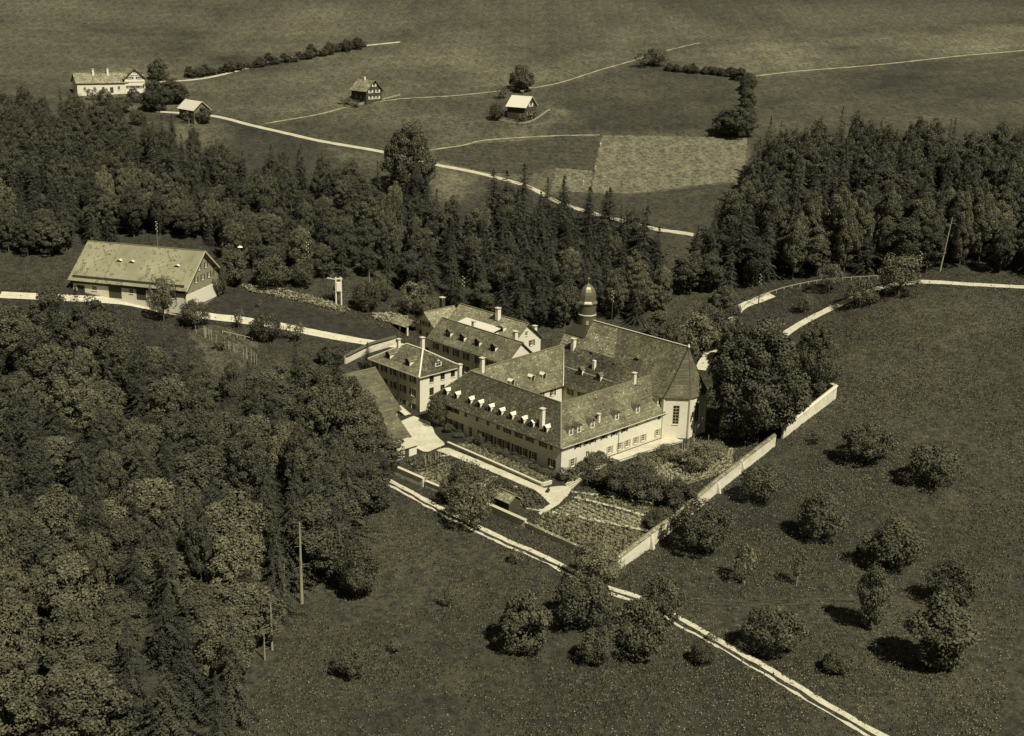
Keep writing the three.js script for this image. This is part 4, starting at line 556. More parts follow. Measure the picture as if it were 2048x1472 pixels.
function broadleaf(seed, { W = 8, H = 8, low = 1.2, clumps = 40, leaves = 60, leaf = 0.42, tone: L0 = 0.066, shape = 'round', clumpR = 0.2, rough = 0.25 }) {
  const r = mulberry(seed), lv = new Leaves(), cy = (H + low) / 2, ry = (H - low) / 2, cs = [];
  for (let i = 0; i < clumps; i++) {
    let d = ball(r); const m = d.length(); d.multiplyScalar(Math.pow(m, -0.45));
    const yn = d.y, wide = shape === 'tier' ? 0.62 + 0.38 * Math.cos((yn - 0.25) * 5.2) * (yn < 0.2 ? 1 : 0.5) + (yn < -0.2 ? 0.2 : 0) : shape === 'egg' ? 1 - 0.28 * yn : shape === 'dome' ? Math.sqrt(Math.max(0.05, 1 - Math.max(0, yn * 0.5 + 0.5) ** 2)) * 1.05 : shape === 'slim' ? 0.9 : 1;
    const wob = 1 + rough * (fbm(d.x * 2 + seed, d.y * 2, d.z * 2) * 2.2), cr = W * clumpR * (0.65 + 0.7 * r());
    const c = V(d.x * wide * wob * (W / 2 - cr * 0.55), cy + d.y * wob * (ry - cr * 0.5), d.z * wide * wob * (W / 2 - cr * 0.55));
    cs.push({ c, cr, L: L0 * (0.8 + 0.4 * r()) });
  }
  const mid = V(0, cy - ry * 0.25, 0);
  for (const { c, cr, L } of cs) {
    const out = c.clone().sub(mid).normalize();
    for (let k = 0; k < leaves; k++) {
      let d = unit(r); if (d.dot(out) < -0.35) d.negate();
      const p = c.clone().addScaledVector(d, cr * (0.55 + 0.5 * Math.sqrt(r()))); p.y = Math.max(p.y, 0.15);
      const n = d.clone().multiplyScalar(0.75).add(unit(r).multiplyScalar(0.75)).add(V(0, 0.35, 0)).normalize(), up = unit(r);
      up.addScaledVector(n, -up.dot(n)).normalize();
      const s = leaf * (0.6 + 0.8 * r());
      lv.put(p, n, up, s * 0.8, s * 1.25, L * (0.55 + 0.9 * r()), n.clone().lerp(d, 0.25).normalize());
    }
  }
  const tr = [], tw = Math.max(0.1, W * 0.028), lean = V((r() - 0.5) * W * 0.06, 0, (r() - 0.5) * W * 0.06), fork = V(lean.x, low + ry * 0.45, lean.z);
  tr.push(taper(V(0, -0.4, 0), fork, tw * 1.25, tw * 0.8, 7));
  for (let i = 0; i < 7; i++) { const t = cs[Math.floor(r() * cs.length)].c; tr.push(taper(fork.clone().multiplyScalar(1).setY(low + ry * (0.1 + 0.35 * r())), t, tw * 0.45, tw * 0.15, 5)); }
  return { crown: lv.geo(), trunk: join(tr), W, H };
}
function spruce(seed, { W = 5.6, H = 18, low = 1.2, whorls = 30, tone: L0 = 0.05 } = {}) {
  const r = mulberry(seed), lv = new Leaves(), lop = r() * 6.28;
  for (let i = 0; i < whorls; i++) {
    const t = i / (whorls - 1), y0 = low + (H - 0.5 - low) * Math.pow(t, 0.95), R = (W / 2) * Math.pow(1 - t, 0.72) * (0.72 + 0.45 * r()) + 0.28, n = Math.max(4, Math.round(8 - 3 * t));
    for (let b = 0; b < n; b++) {
      const a = (b + r() * 0.9) / n * Math.PI * 2 + i * 1.3, L = R * (0.6 + 0.75 * r()) * (1 + 0.18 * Math.cos(a - lop)), y = y0 + (r() - 0.5) * 0.7, st = Math.max(2, Math.round(L / 0.36)), dir = V(Math.cos(a), 0, Math.sin(a)), side = V(-dir.z, 0, dir.x), K = L0 * (0.7 + 0.6 * r()), droop = 0.3 + 0.3 * r();
      for (let k = 0; k < st; k++) {
        const q = (k + 0.6) / st, p = V(0, y, 0).addScaledVector(dir, L * q); p.y += L * (0.14 * q - droop * q * q);
        for (const s of [-1, 1]) {
          const up = dir.clone().multiplyScalar(0.7).addScaledVector(side, s * (0.4 + 0.7 * r())).add(V(0, -0.2 - 0.5 * r(), 0)).normalize(), nrm = V(0, 1, 0).addScaledVector(dir, 0.5).addScaledVector(unit(r), 0.55).normalize();
          nrm.addScaledVector(up, -nrm.dot(up)).normalize();
          const len = (0.45 + 0.45 * (1 - q)) * Math.min(0.9, 0.3 + L * 0.25) * (0.7 + 0.6 * r());
          lv.put(p.clone().addScaledVector(up, len * 0.4), nrm, up, len * 0.38, len * 1.15, K * (0.55 + 0.9 * r()));
        }
      }
    }
  }
  for (let k = 0; k < 26; k++) { const n = V(r() - 0.5, 0.3, r() - 0.5).normalize(), q = k / 26, up = V((r() - 0.5) * 1.2, 0.7 - q, (r() - 0.5) * 1.2).normalize(); lv.put(V((r() - 0.5) * (0.1 + q * 0.7), H - 0.1 - q * 1.9, (r() - 0.5) * (0.1 + q * 0.7)), n, up, 0.26 + q * 0.2, 0.6, L0 * (0.6 + 0.8 * r())); }
  return { crown: lv.geo(), trunk: taper(V(0, -0.5, 0), V(0, H - 1.6, 0), W * 0.045, 0.03, 6), W, H };
}
const KINDS = {
  o: [101, 102, 103, 104].map((s) => broadleaf(s, { W: 8.5, H: 7.8, low: 1.2, clumps: 64, leaves: 95, leaf: 0.3, shape: 'egg', clumpR: 0.145, rough: 0.34 })),
  d: [111, 112, 113].map((s) => broadleaf(s, { W: 8, H: 9, low: 0.3, clumps: 76, leaves: 92, leaf: 0.31, shape: 'egg', clumpR: 0.13, rough: 0.2 })),
  l: [121, 122, 123].map((s) => broadleaf(s, { W: 8.5, H: 8, low: 1.6, clumps: 54, leaves: 70, leaf: 0.28, tone: 0.1, clumpR: 0.13, rough: 0.4 })),
  t: [131, 132].map((s) => broadleaf(s, { W: 8, H: 11, low: 0.8, clumps: 80, leaves: 85, leaf: 0.32, shape: 'tier', clumpR: 0.135, rough: 0.3 })),
  s: [141, 142, 143].map((s) => broadleaf(s, { W: 3.2, H: 4.4, low: 1.1, clumps: 20, leaves: 30, leaf: 0.24, tone: 0.08, clumpR: 0.18, rough: 0.4 })),
  b: [151, 152].map((s) => broadleaf(s, { W: 14, H: 17, low: 0.6, clumps: 200, leaves: 150, leaf: 0.34, shape: 'egg', clumpR: 0.095, rough: 0.28 })),
  w: [161, 162, 163, 164, 165, 166].map((s, i) => broadleaf(s, { W: 7.6, H: 14.5, low: 2.2, clumps: 90, leaves: 115, leaf: 0.29, shape: 'egg', clumpR: 0.135, rough: 0.36, tone: 0.05 + 0.008 * i })),
  p: [171, 172, 173, 174, 175].map((s, i) => spruce(s, { W: 5.8 + 0.5 * (i % 3), H: 17, whorls: 36 + i, tone: 0.036 + 0.006 * (i % 3) })),
};
KINDS.c = KINDS.p.slice(0, 2);
let pick = 0;
function plant(name, label, category, kind, x, z, w, h, group, variant, species = 0) {
  const list = KINDS[kind], k = list[(variant ?? pick++) % list.length], o = thing(name, label, category, [x, hill(x, z) - 0.05, z], (pick * 2.399) % 6.283, group);
  o.scale.set(w / k.W, h / k.H, w / k.W);
  part('trunk', k.trunk, kind === 's' ? M.barkPale : M.bark, o); part('crown', k.crown, leafMats[species], o);
  return o;
}
for (const [x, z, w, h, kind, label] of TREES) {
  const name = /shrub/.test(label) ? 'garden_shrub' : /bush/.test(label) ? 'bush' : /apple/.test(label) ? 'apple_tree' : /pear/.test(label) ? 'pear_tree' : /linden/.test(label) ? 'linden_tree' : /sapling/.test(label) ? 'sapling' : /fruit|orchard/.test(label) ? 'fruit_tree' : /con(e|ifer)/.test(label) ? 'conifer' : 'broadleaf_tree';
  plant(name, label, /shrub|bush/.test(name) ? 'shrub' : 'tree', kind, x, z, w * (kind === 'l' ? 1.05 : 1.1), h * 1.08, undefined, undefined, /linden|dark/.test(label) ? 2 : /pale|light/.test(label) ? 3 : 0);
}
for (const [x, z, w, h, label] of SPIRES) plant('spruce_tree', label, 'tree', 'p', x, z, w * 1.25, h, undefined, undefined, 2);
// ---- the woods: every tree of the near rows is a thing, the hidden and far rest is one mass per kind
{
  const rnd = mulberry(2024), all = [], keepOut = [];
  for (const [x0, x1, z0, z1] of [[-18, -3, -69, -44], [-27, -12, -49, -27], [-6, 20, -72, -40]]) keepOut.push([site(x0, z0), site(x1, z0), site(x1, z1), site(x0, z1)]);
  const spec = {
    near_wood: { gap: 5.7, spruce: (x, z) => 0.34 + 1.3 * fbm(x * 0.03, z * 0.03, 5) + (x > -50 && z > -215 ? 0.3 : 0), h: [9, 19], w: [5, 12] },
    ravine_wood: { gap: 5.4, spruce: (x, z) => 0.42 + 1.0 * fbm(x * 0.025, z * 0.025, 9) + (x > -10 ? 0.22 : 0), h: [9.5, 17], w: [5, 9.5] },
    hill_wood: { gap: 5.3, spruce: (x, z) => 0.4 + 1.6 * fbm(x * 0.035, z * 0.035, 13), h: [12, 21.5], w: [5.5, 10.5] },
  };
  for (const [wood, poly] of Object.entries(WOODS)) {
    const s = spec[wood], xs = poly.map((p) => p[0]), zs = poly.map((p) => p[1]), pts = [], [x0, x1, z0, z1] = [Math.min(...xs), Math.max(...xs), Math.min(...zs), Math.max(...zs)];
    const cell = new Map(), key = (x, z) => `${Math.floor(x / s.gap)},${Math.floor(z / s.gap)}`;
    for (let i = 0; i < 16000; i++) {
      const x = x0 + (x1 - x0) * rnd(), z = z0 + (z1 - z0) * rnd();
      if (!inside(poly, x, z) || keepOut.some((k) => inside(k, x, z))) continue;
      if (MISC.dead.some(([a, b]) => Math.abs(x - a - (z - b) * -a / b * -1) < 3.2 && z > b - 2.2 && z < b + 14) || fbm(x * 0.055, z * 0.055, 31) < -0.19) continue;
      const vis = Math.abs(x) / -z; if (vis > 0.47) continue;                                             // far outside the view
      let ok = true; const cx = Math.floor(x / s.gap), cz = Math.floor(z / s.gap);
      for (let a = -1; a <= 1 && ok; a++) for (let b = -1; b <= 1 && ok; b++) for (const q of cell.get(`${cx + a},${cz + b}`) ?? []) if ((q[0] - x) ** 2 + (q[1] - z) ** 2 < s.gap ** 2) { ok = false; break; }
      if (!ok) continue;
      const k = key(x, z); if (!cell.has(k)) cell.set(k, []); cell.get(k).push([x, z]);
      const sp = rnd() < s.spruce(x, z), h = s.h[0] + (s.h[1] - s.h[0]) * rnd();
      pts.push({ x, z, wood, kind: sp ? 'p' : 'w', h: h * (sp ? 1.08 : 0.95), w: (s.w[0] + (s.w[1] - s.w[0]) * rnd()) * (sp ? 0.82 : 1), d: Math.hypot(x, z) });
    }
    all.push(...pts);
  }
  const where = { near_wood: (t) => (t.x < -78 ? (t.z < -225 ? 'on its barn road side' : 'towards the bottom left corner') : t.z < -252 ? 'close to the courtyard barn roof' : t.x > -46 && t.z > -235 ? 'along its open meadow edge' : t.z > -185 ? 'at the bottom of the picture' : 'in its closed middle'),
    ravine_wood: (t) => (t.x < -95 ? 'behind the long barn' : t.x < -45 ? (t.z < -390 ? 'towards the valley road' : 'above the barn side orchard') : t.x < -5 ? 'above the small gabled house' : 'behind the church turret'),
    hill_wood: (t) => (t.z > -365 ? 'above the rail fence' : t.x < 95 ? 'by the hay field' : 'in its upper rows') };
  const stand = (t) => { const v = fbm(t.x * 0.045, t.z * 0.045, 51) * 1.6 + (hash2(t.z, t.x) - 0.5) * 0.9; return t.kind === 'p' ? (v < -0.1 ? 1 : v < 0.25 ? 2 : 4) : v < -0.3 ? 1 : v < -0.02 ? 2 : v < 0.2 ? 4 : v < 0.42 ? 0 : v < 0.6 ? 3 : 5; };   // stands of darker and paler species
  const words = { near_wood: 'the near left wood', ravine_wood: 'the ravine wood', hill_wood: 'the right hill wood' };
  for (const kind of ['p', 'w']) {
    const list = all.filter((t) => t.kind === kind).sort((a, b) => a.d - b.d), rest = list.slice(295);
    console.log(kind, list.length);
    list.slice(0, 295).forEach((t, i) => plant(kind === 'p' ? 'spruce_tree' : 'leafy_tree', kind === 'p' ? `dark pointed spruce in ${words[t.wood]}, ${where[t.wood](t)}` : `leafy tree in ${words[t.wood]}, ${where[t.wood](t)}`, 'tree', kind, t.x, t.z, t.w, t.h, `${kind === 'p' ? 'spruces' : 'leafy trees'} in ${words[t.wood]}, ${where[t.wood](t)}`, Math.floor(hash2(t.x, t.z) * 97), stand(t)));
    if (rest.length) {
      const nv = KINDS[kind].length, k = KINDS[kind][1], tg = flat(k.trunk.clone()), c = tone(0.09), n = tg.attributes.position.count; tg.deleteAttribute('uv');
      tg.setAttribute('color', new THREE.Float32BufferAttribute(Array.from({ length: n * 3 }, (_, i) => [c.r, c.g, c.b][i % 3]), 3));
      const im = shade(new THREE.InstancedMesh(mergeGeometries([k.crown, tg]), leafMat, rest.length)), m = new THREE.Matrix4();
      rest.forEach((t, i) => { m.compose(V(t.x, hill(t.x, t.z) - 0.05, t.z), new THREE.Quaternion().setFromAxisAngle(V(0, 1, 0), i * 2.4), V(t.w / k.W, t.h / k.H, t.w / k.W)); im.setMatrixAt(i, m); });
      im.name = kind === 'p' ? 'spruce_wood' : 'leafy_wood'; scene.add(im);
      tag(im, kind === 'p' ? 'far dark spruce mass closing the woods towards the upper meadows' : 'far leafy mass closing the woods towards the upper meadows', 'woodland', null, 'stuff');
    }
  }
}

// ---------------------------------------------------------------- garden walls, beds, poles, people
const G = (x, z) => { const [X, Z] = site(x, z); return hill(X, Z); };
// capped masonry wall along site points, following the ground
function gardenWall(name, label, pts, heights, { t = 0.5, m = M.wallWhite, capM = M.tileLight, capW = 1.1, capRise = 0.3, butt = [], sink = 1.0, frame = site, levels = null, group } = {}) {
  const W = pts.map(([x, z]) => frame(x, z)), [ox, oz] = W[0], oy = hill(ox, oz), o = thing(name, label, 'wall', [ox, oy, oz], 0, group);
  for (let i = 0; i + 1 < W.length; i++) {
    const [ax, az] = W[i], [bx, bz] = W[i + 1], L = Math.hypot(bx - ax, bz - az), dir = V((bx - ax) / L, 0, (bz - az) / L), nn = V(-dir.z, 0, dir.x);
    const ya = levels ? levels[i] : hill(ax, az) + heights[i], yb = levels ? levels[i + 1] : hill(bx, bz) + heights[i + 1], ga = Math.min(hill(ax, az), ya) - sink, gb = Math.min(hill(bx, bz), yb) - sink;
    const sh = new THREE.Shape(); sh.moveTo(0, ga - oy); sh.lineTo(L, gb - oy); sh.lineTo(L, yb - oy); sh.lineTo(0, ya - oy); sh.closePath();
    const g = new THREE.ExtrudeGeometry(sh, { depth: t, bevelEnabled: false }); g.translate(0, 0, -t / 2);
    g.applyMatrix4(new THREE.Matrix4().makeBasis(dir, V(0, 1, 0), nn).setPosition(ax - ox, 0, az - oz)); part('masonry', g, m, o);
    const P = (s, y, w) => V(ax - ox + dir.x * s + nn.x * w, y - oy, az - oz + dir.z * s + nn.z * w), e = capW / 2;
    part('coping', slabs([[P(0, ya - 0.02, e), P(L, yb - 0.02, e), P(L, yb + capRise, 0), P(0, ya + capRise, 0)], [P(0, ya + capRise, 0), P(L, yb + capRise, 0), P(L, yb - 0.02, -e), P(0, ya - 0.02, -e)]], 0.09), capM, o);
  }
  for (const [x, z, h, deg] of butt) { const [X, Z] = frame(x, z), y = hill(X, Z), sh = new THREE.Shape(); sh.moveTo(0, -0.6); sh.lineTo(1.0, -0.6); sh.lineTo(0.25, h); sh.lineTo(0, h); sh.closePath(); const g = new THREE.ExtrudeGeometry(sh, { depth: 0.7, bevelEnabled: false }); g.translate(0, 0, -0.35); g.rotateY(SITE.turn + THREE.MathUtils.degToRad(deg)); g.translate(X - ox, y - oy, Z - oz); part('buttress', g, m, o); }
  return o;
}
gardenWall('garden_wall', 'long bright garden wall running up the right side with a tiled coping', [[-22.2, 35.6], [-11, 33.9], [4, 31.0], [18.6, 27.4], [37, 23.6], [47.8, 21.7]], [2.6, 3.2, 3.1, 3.0, 2.9, 2.8], { butt: [[-10.9, 34.1, 2.9, -80], [30.5, 25.2, 2.5, -80], [18.4, 27.7, 2.4, -80]] });
gardenWall('garden_wall', 'upper stretch of bright wall beyond the gate gap, ending at the meadow corner', [[52.2, 20.8], [64, 19.4], [77.6, 18.6], [80.4, 13.0]], [2.8, 2.9, 3.3, 3.1], { capM: M.trim });
gardenWall('garden_wall', 'shaded front garden wall with flat slab coping along the cart track', [[-25.8, -28.5], [-25.2, -15.2]], [2.1, 2.0], { m: M.stone, capM: M.trim, capRise: 0.08, capW: 0.8 });
gardenWall('garden_wall', 'low white front wall stretch behind the big garden fruit tree', [[-24.9, -14.8], [-24.0, -4.0]], [1.5, 1.4], { capM: M.trim, capRise: 0.08, capW: 0.8 });
gardenWall('garden_wall', 'front garden wall with striped plank coping by the garden shed', [[-23.2, 1.2], [-22.6, 12.4]], [1.7, 1.6], { m: M.stone, capM: M.paleWood, capRise: 0.12, capW: 0.95 });
gardenWall('garden_wall', 'low front garden wall running to the sharp right corner', [[-22.5, 12.6], [-22.3, 24], [-22.2, 35.2]], [1.1, 1.2, 1.9], { m: M.stone, capM: M.tileLight, capW: 0.8, capRise: 0.15 });
gardenWall('terrace_wall', 'low pale terrace wall with a dark lip below the shaded wing', [[-6.4, -29], [-6.7, -12], [-7.0, 1.6], [-4.6, 1.9]], [0.75, 0.75, 0.75, 0.75], { m: M.wallWhite, capM: M.trim, capW: 0.62, capRise: 0.05, t: 0.4, sink: 0.5 });
gardenWall('yard_wall', 'white yard wall between the road and the hip roofed house', MISC.white_wall, [2.2, 2.4, 2.4], { frame: (x, z) => [x, z], capM: M.shingle, capW: 1.3, capRise: 0.4, t: 0.4 });
gardenWall('terrace_wall', 'bright retaining wall under the sunlit wing beside the upper garden', [[12.5, 3.2], [24, 3.6], [36, 4.6]], [0.7, 0.6, 0.5], { capM: M.trim, capW: 0.6, capRise: 0.04, t: 0.35 });
// paths inside the garden, laid as gravel sheets
const HARD = [];
const sitePoly = (pts) => pts.map(([x, z]) => site(x, z)), hardPoly = (pts) => { const p = sitePoly(pts); HARD.push(p); return p; };
structure('garden_path', drape(hardPoly([[-7.6, -28], [-10.6, -28.4], [-9.8, -14], [-9.6, 2.6], [-11.8, 8.4], [-16.8, 9.8], [-16.8, 11.0], [-10.6, 9.8], [-6.4, 8.4], [-2.6, 6.2], [-3.8, 4.0], [-7.4, 2.6], [-7.4, -14]]), 0.08, null, 0.3), M.gravel);
structure('courtyard', drape(hardPoly([[-1.2, -47.4], [-6, -46.6], [-12.6, -36], [-13.2, -28.6], [-6.8, -29.4], [-4.2, -36], [-0.6, -42]]), 0.08, null, 0.3), M.gravel);
structure('terrace', drape(hardPoly([[13, 0.2], [37, 0.2], [36.5, 4.2], [24, 3.2], [12.6, 2.8]]), 0.1, null, 0.2), M.gravel);
structure('step_path', drape(hardPoly([[1.0, 5.6], [0.2, 3.4], [6.4, 1.4], [12.4, 0.8], [12.6, 2.6], [7.4, 3.8]]), 0.09, null, 0.25), M.gravel);
for (const [a, b, w] of [[[-4.4, 7.4], [4.4, 22.6], 0.9], [[-6, 9.2], [-1.2, 24.6], 0.8], [[-16.6, 6.6], [-5.8, 29.4], 1.0], [[-10, -24], [-18, -26.5], 0.8], [[-11, -9], [-18.6, -7.4], 0.8], [[-11, -2], [-16, -1.4], 0.8]])
  structure('bed_path', strip([site(...a), site((a[0] + b[0]) / 2 + 0.3, (a[1] + b[1]) / 2), site(...b)], w, 0.11, 0, 0.15), M.gravelDull);
{ // garden steps
  const [X, Z] = site(-1.2, 4.9), y = hill(X, Z), o = thing('garden_steps', 'flight of pale stone steps at the corner of the two front wings', 'steps', [X, y, Z], SITE.turn);
  for (let i = 0; i < 8; i++) part('step', boxGeo(0.42, 0.16, 2.3), M.wallWhite, o).position.set(-1.8 + i * 0.5, 0.02 + i * 0.1, 0.5 - i * 0.12);
}
{ const [X, Z] = site(-1.6, -50.5), y = hill(X, Z), o = thing('yard_steps', 'short flight of pale steps by the hip roofed house corner', 'steps', [X, y, Z], SITE.turn);
  for (let i = 0; i < 7; i++) part('step', boxGeo(1.8, 0.18, 0.5), M.wallWhite, o).position.set(-0.6, 0.1 + i * 0.17, 2 - i * 0.55); }
// vegetable beds: soil and countless plants
const sprig = (() => { const l = new Leaves(), r = mulberry(9); for (let i = 0; i < 9; i++) { const d = unit(r); d.y = Math.abs(d.y) + 0.3; d.normalize(); const up = unit(r); up.addScaledVector(d, -up.dot(d)).normalize(); l.put(V((r() - 0.5) * 0.5, 0.12 + r() * 0.3, (r() - 0.5) * 0.5), d, up, 0.24, 0.36, 0.8 * (0.6 + 0.7 * r()), d, 0.1); } return l.geo(); })();
const cropMat = (L) => new THREE.MeshStandardMaterial({ color: tone(L), vertexColors: true, roughness: 0.9, side: THREE.DoubleSide });
const crops = { dark: cropMat(0.09), mid: cropMat(0.16), pale: cropMat(0.33) };
function bed(label, pts, crop, gap, fill = 0.9, size = 1, soil = M.soil) {
  const poly = sitePoly(pts), cx = poly.reduce((s, p) => s + p[0], 0) / poly.length, cz = poly.reduce((s, p) => s + p[1], 0) / poly.length, o = thing('vegetable_bed', label, 'garden bed', [cx, 0, cz], 0, 'beds of the kitchen garden');
  const g = drape(poly, 0.07, null, 0.25); g.translate(-cx, 0, -cz); part('soil', g, soil, o);
  const r = mulberry(Math.round(cx * 77 + cz)), put = [], xs = pts.map((p) => p[0]), zs = pts.map((p) => p[1]);
  for (let x = Math.min(...xs); x < Math.max(...xs); x += gap) for (let z = Math.min(...zs); z < Math.max(...zs); z += 0.42) { if (r() > fill || !inside(pts, x, z)) continue; const [X, Z] = site(x + (r() - 0.5) * 0.25, z + (r() - 0.5) * 0.25); put.push([X, Z, size * (0.6 + 0.8 * r())]); }
  const im = shade(new THREE.InstancedMesh(sprig, crops[crop], put.length)), m = new THREE.Matrix4();
  put.forEach(([X, Z, s], i) => { m.compose(V(X - cx, hill(X, Z) + 0.06, Z - cz), new THREE.Quaternion().setFromAxisAngle(V(0, 1, 0), i * 1.7), V(s, s, s)); im.setMatrixAt(i, m); });
  im.name = 'crop_plants'; im.userData.kind = 'stuff'; o.add(im);
}
bed('dark leafy bed at the upper end of the kitchen garden', [[-12.6, -27], [-19.4, -27.6], [-20.6, -22], [-12, -21]], 'dark', 0.6, 0.9, 1.2);
bed('wide green bed left of the big garden fruit tree', [[-13.0, -20.4], [-22.6, -21.4], [-23.4, -10], [-12.2, -8.6]], 'mid', 1.1, 0.85, 1.1);
bed('bare pale bed with thin growth behind the garden shed', [[-11.2, -8], [-18.4, -7], [-19.4, -2.4], [-11, -2.6]], 'pale', 0.8, 0.25, 0.7, M.gravelDull);
bed('lush dark bed between the path and the garden shed', [[-11, -1.2], [-16.4, -0.6], [-16.6, 8.4], [-12.8, 7.6], [-11, 3]], 'dark', 0.5, 0.95, 1.3);
bed('striped cabbage bed in the lower garden, nearest the steps', [[-7.4, 10.4], [-14.6, 11.4], [-10.4, 21], [-6.8, 27.6], [-2.2, 24.8]], 'pale', 1.3, 0.85, 1.0);
bed('big mixed bed along the low front wall', [[-15.2, 10.6], [-20.8, 12.6], [-21.2, 32.6], [-7.6, 31.6], [-7.4, 28.8]], 'mid', 1.15, 0.9, 1.2);
bed('narrow green border under the sunlit wing path', [[-3.6, 8.6], [4.0, 23.4], [-0.6, 24.2], [-5.2, 9.8]], 'mid', 0.6, 0.7, 0.9);
bed('flower border along the shaded wing above the terrace wall', [[-2.6, -27], [-6.0, -27.4], [-6.5, 0.6], [-3.0, 0.4]], 'mid', 0.6, 0.7, 1.0);
bed('pale flowering bed in the upper garden by the right wall', [[14, 8], [30, 8], [40, 16], [30, 23], [12, 20]], 'pale', 0.8, 0.7, 1.2);
// shrubs along the shaded wall
[[-34.5, 2.4], [-30.8, 2.0], [-26.4, 2.2], [-24, 3.0], [-21.6, 2.2], [-18.4, 2.0], [-15.6, 2.6], [-12.4, 1.8], [-9.2, 1.7], [-6.2, 1.6], [-3.6, 1.4], [-0.8, 1.7]].forEach(([z, h], i) => { const [X, Z] = site(-1.4, z); plant('wall_shrub', 'low dark shrub in the row at the foot of the shaded wing', 'shrub', 'o', X, Z, 2.2 + (i % 3) * 0.5, h * (i === 0 || i === 3 ? 0.95 : 0.5), 'shrubs at the foot of the shaded wing', i); });
[[2.2, 1.3], [5, 2.2], [8.2, 3.0], [10.6, 3.4]].forEach(([x, h], i) => { const [X, Z] = site(x, 1.8); plant('wall_shrub', ['low clipped hedge bush at the sunlit corner of the front wing', 'second hedge bush from the corner under the sunlit wing', 'third, taller hedge bush under the sunlit wing', 'tallest climbing bush beside the sunlit wing door'][i], 'shrub', 'o', X, Z, 3, h, 'hedge bushes under the sunlit wing', i + 1); });
// ---- poles
const ins = new THREE.SphereGeometry(0.13, 6, 5);
const poleLabel = ['tall pole with insulators rising behind the long barn', 'lamp post with a round white shade behind the barn gable', 'telephone pole with white insulators at the wood edge by the orchard', 'short plain post at the wood edge behind the orchard', 'insulator pole in front of the ravine wood behind the convent houses', 'insulator pole right of the church turret', 'telephone pole beside the bright wood road', 'tall black telephone pole on the right hill meadow', 'lone thin pole in the far meadow between the farmhouses', 'thin stake alone in the right meadow'];
POLES.forEach(([x, z, h, k], i) => {
  const y = hill(x, z), o = thing(k === 'l' ? 'street_lamp' : k === 'i' ? 'telephone_pole' : 'post', poleLabel[i], k === 'l' ? 'lamp post' : 'pole', [x, y, z]);
  const thin = i === 9 ? 0.05 : i === 3 ? 0.14 : 0.17;
  part('pole', taper(V(0, -0.5, 0), V(0, h, 0), thin, thin * 0.75, 7), i === 3 ? M.barkPale : k === 'i' && i !== 0 ? M.darkWood : M.wood, o);
  if (k === 'i') for (let n = 0; n < 6; n++) { const s = part('insulator', ins, M.white, o); s.position.set((n % 2 ? 1 : -1) * 0.24, h - 0.2 - n * 0.55, 0); part('bracket', boxGeo(0.26, 0.05, 0.05), M.iron, o).position.set((n % 2 ? 1 : -1) * 0.12, h - 0.3 - n * 0.55, 0); }
  if (k === 'l') { const s = new THREE.ConeGeometry(0.8, 0.5, 14, 1, true); s.translate(0, h + 0.1, 0); const p = part('lamp_shade', s, new THREE.MeshStandardMaterial({ color: tone(0.8), side: THREE.DoubleSide, roughness: 0.5 }), o); const b = new THREE.SphereGeometry(0.15, 8, 6); b.translate(0, h - 0.1, 0); part('bulb', b, M.white, p); }
});
{ const [[x, z]] = MISC.transformer, y = hill(x, z), o = thing('transformer_mast', 'white twin post transformer mast with a box and side arm above the mown slope', 'mast', [x, y, z], 0.25);
  for (const s of [-0.75, 0.75]) part('post', taper(V(s, -0.5, 0), V(s, 8.0, 0), 0.24, 0.2, 8), M.white, o);
  part('transformer_box', box(1.2, 2.6, 0.9, 0, 5.3, 0), M.white, o); part('cross_beam', box(2.2, 0.3, 0.3, 0, 7.6, 0), M.white, o); part('cross_beam', box(2.0, 0.25, 0.5, 0, 3.9, 0), M.trim, o); part('arm', beam(V(-0.8, 7.4, 0), V(-3.2, 8.0, 0.2), 0.16), M.white, o);
  for (const s of [-2.9, -2.2, 0.4]) { const b = part('insulator', ins, M.white, o); b.position.set(s, 8.05, 0); } }
// ---- dead and bare trunks
[['tall dead tree trunk with short branch stubs at the near wood edge', 15.2, 0.34, 0], ['thinner dead trunk left of the tall one', 7.8, 0.24, 0.02], ['pale birch trunk low in the near wood edge', 8.5, 0.24, 0], ['short pale stump trunk at the bottom of the near wood', 5, 0.16, 0], ['leaning bare pine trunk at the edge of the hill wood', 16, 0.3, 0.1]].forEach(([label, h, r0, lean], i) => {
  const [x, z] = MISC.dead[i], o = thing('bare_trunk', label, 'tree trunk', [x, hill(x, z), z]), rr = mulberry(60 + i);
  part('trunk', taper(V(0, -0.4, 0), V(lean * h, h, 0), r0, r0 * 0.35, 8), M.barkPale, o);
  const st = []; for (let k = 0; k < (i === 0 ? 16 : 6); k++) { const y = h * (0.35 + 0.6 * rr()), a = rr() * 6.28, L = 0.5 + 1.3 * rr(); st.push(taper(V(lean * y, y, 0), V(lean * y + Math.cos(a) * L, y + 0.1 - 0.3 * rr(), Math.sin(a) * L), 0.05, 0.015, 4)); }
  part('branch_stubs', join(st), M.barkPale, o);
});
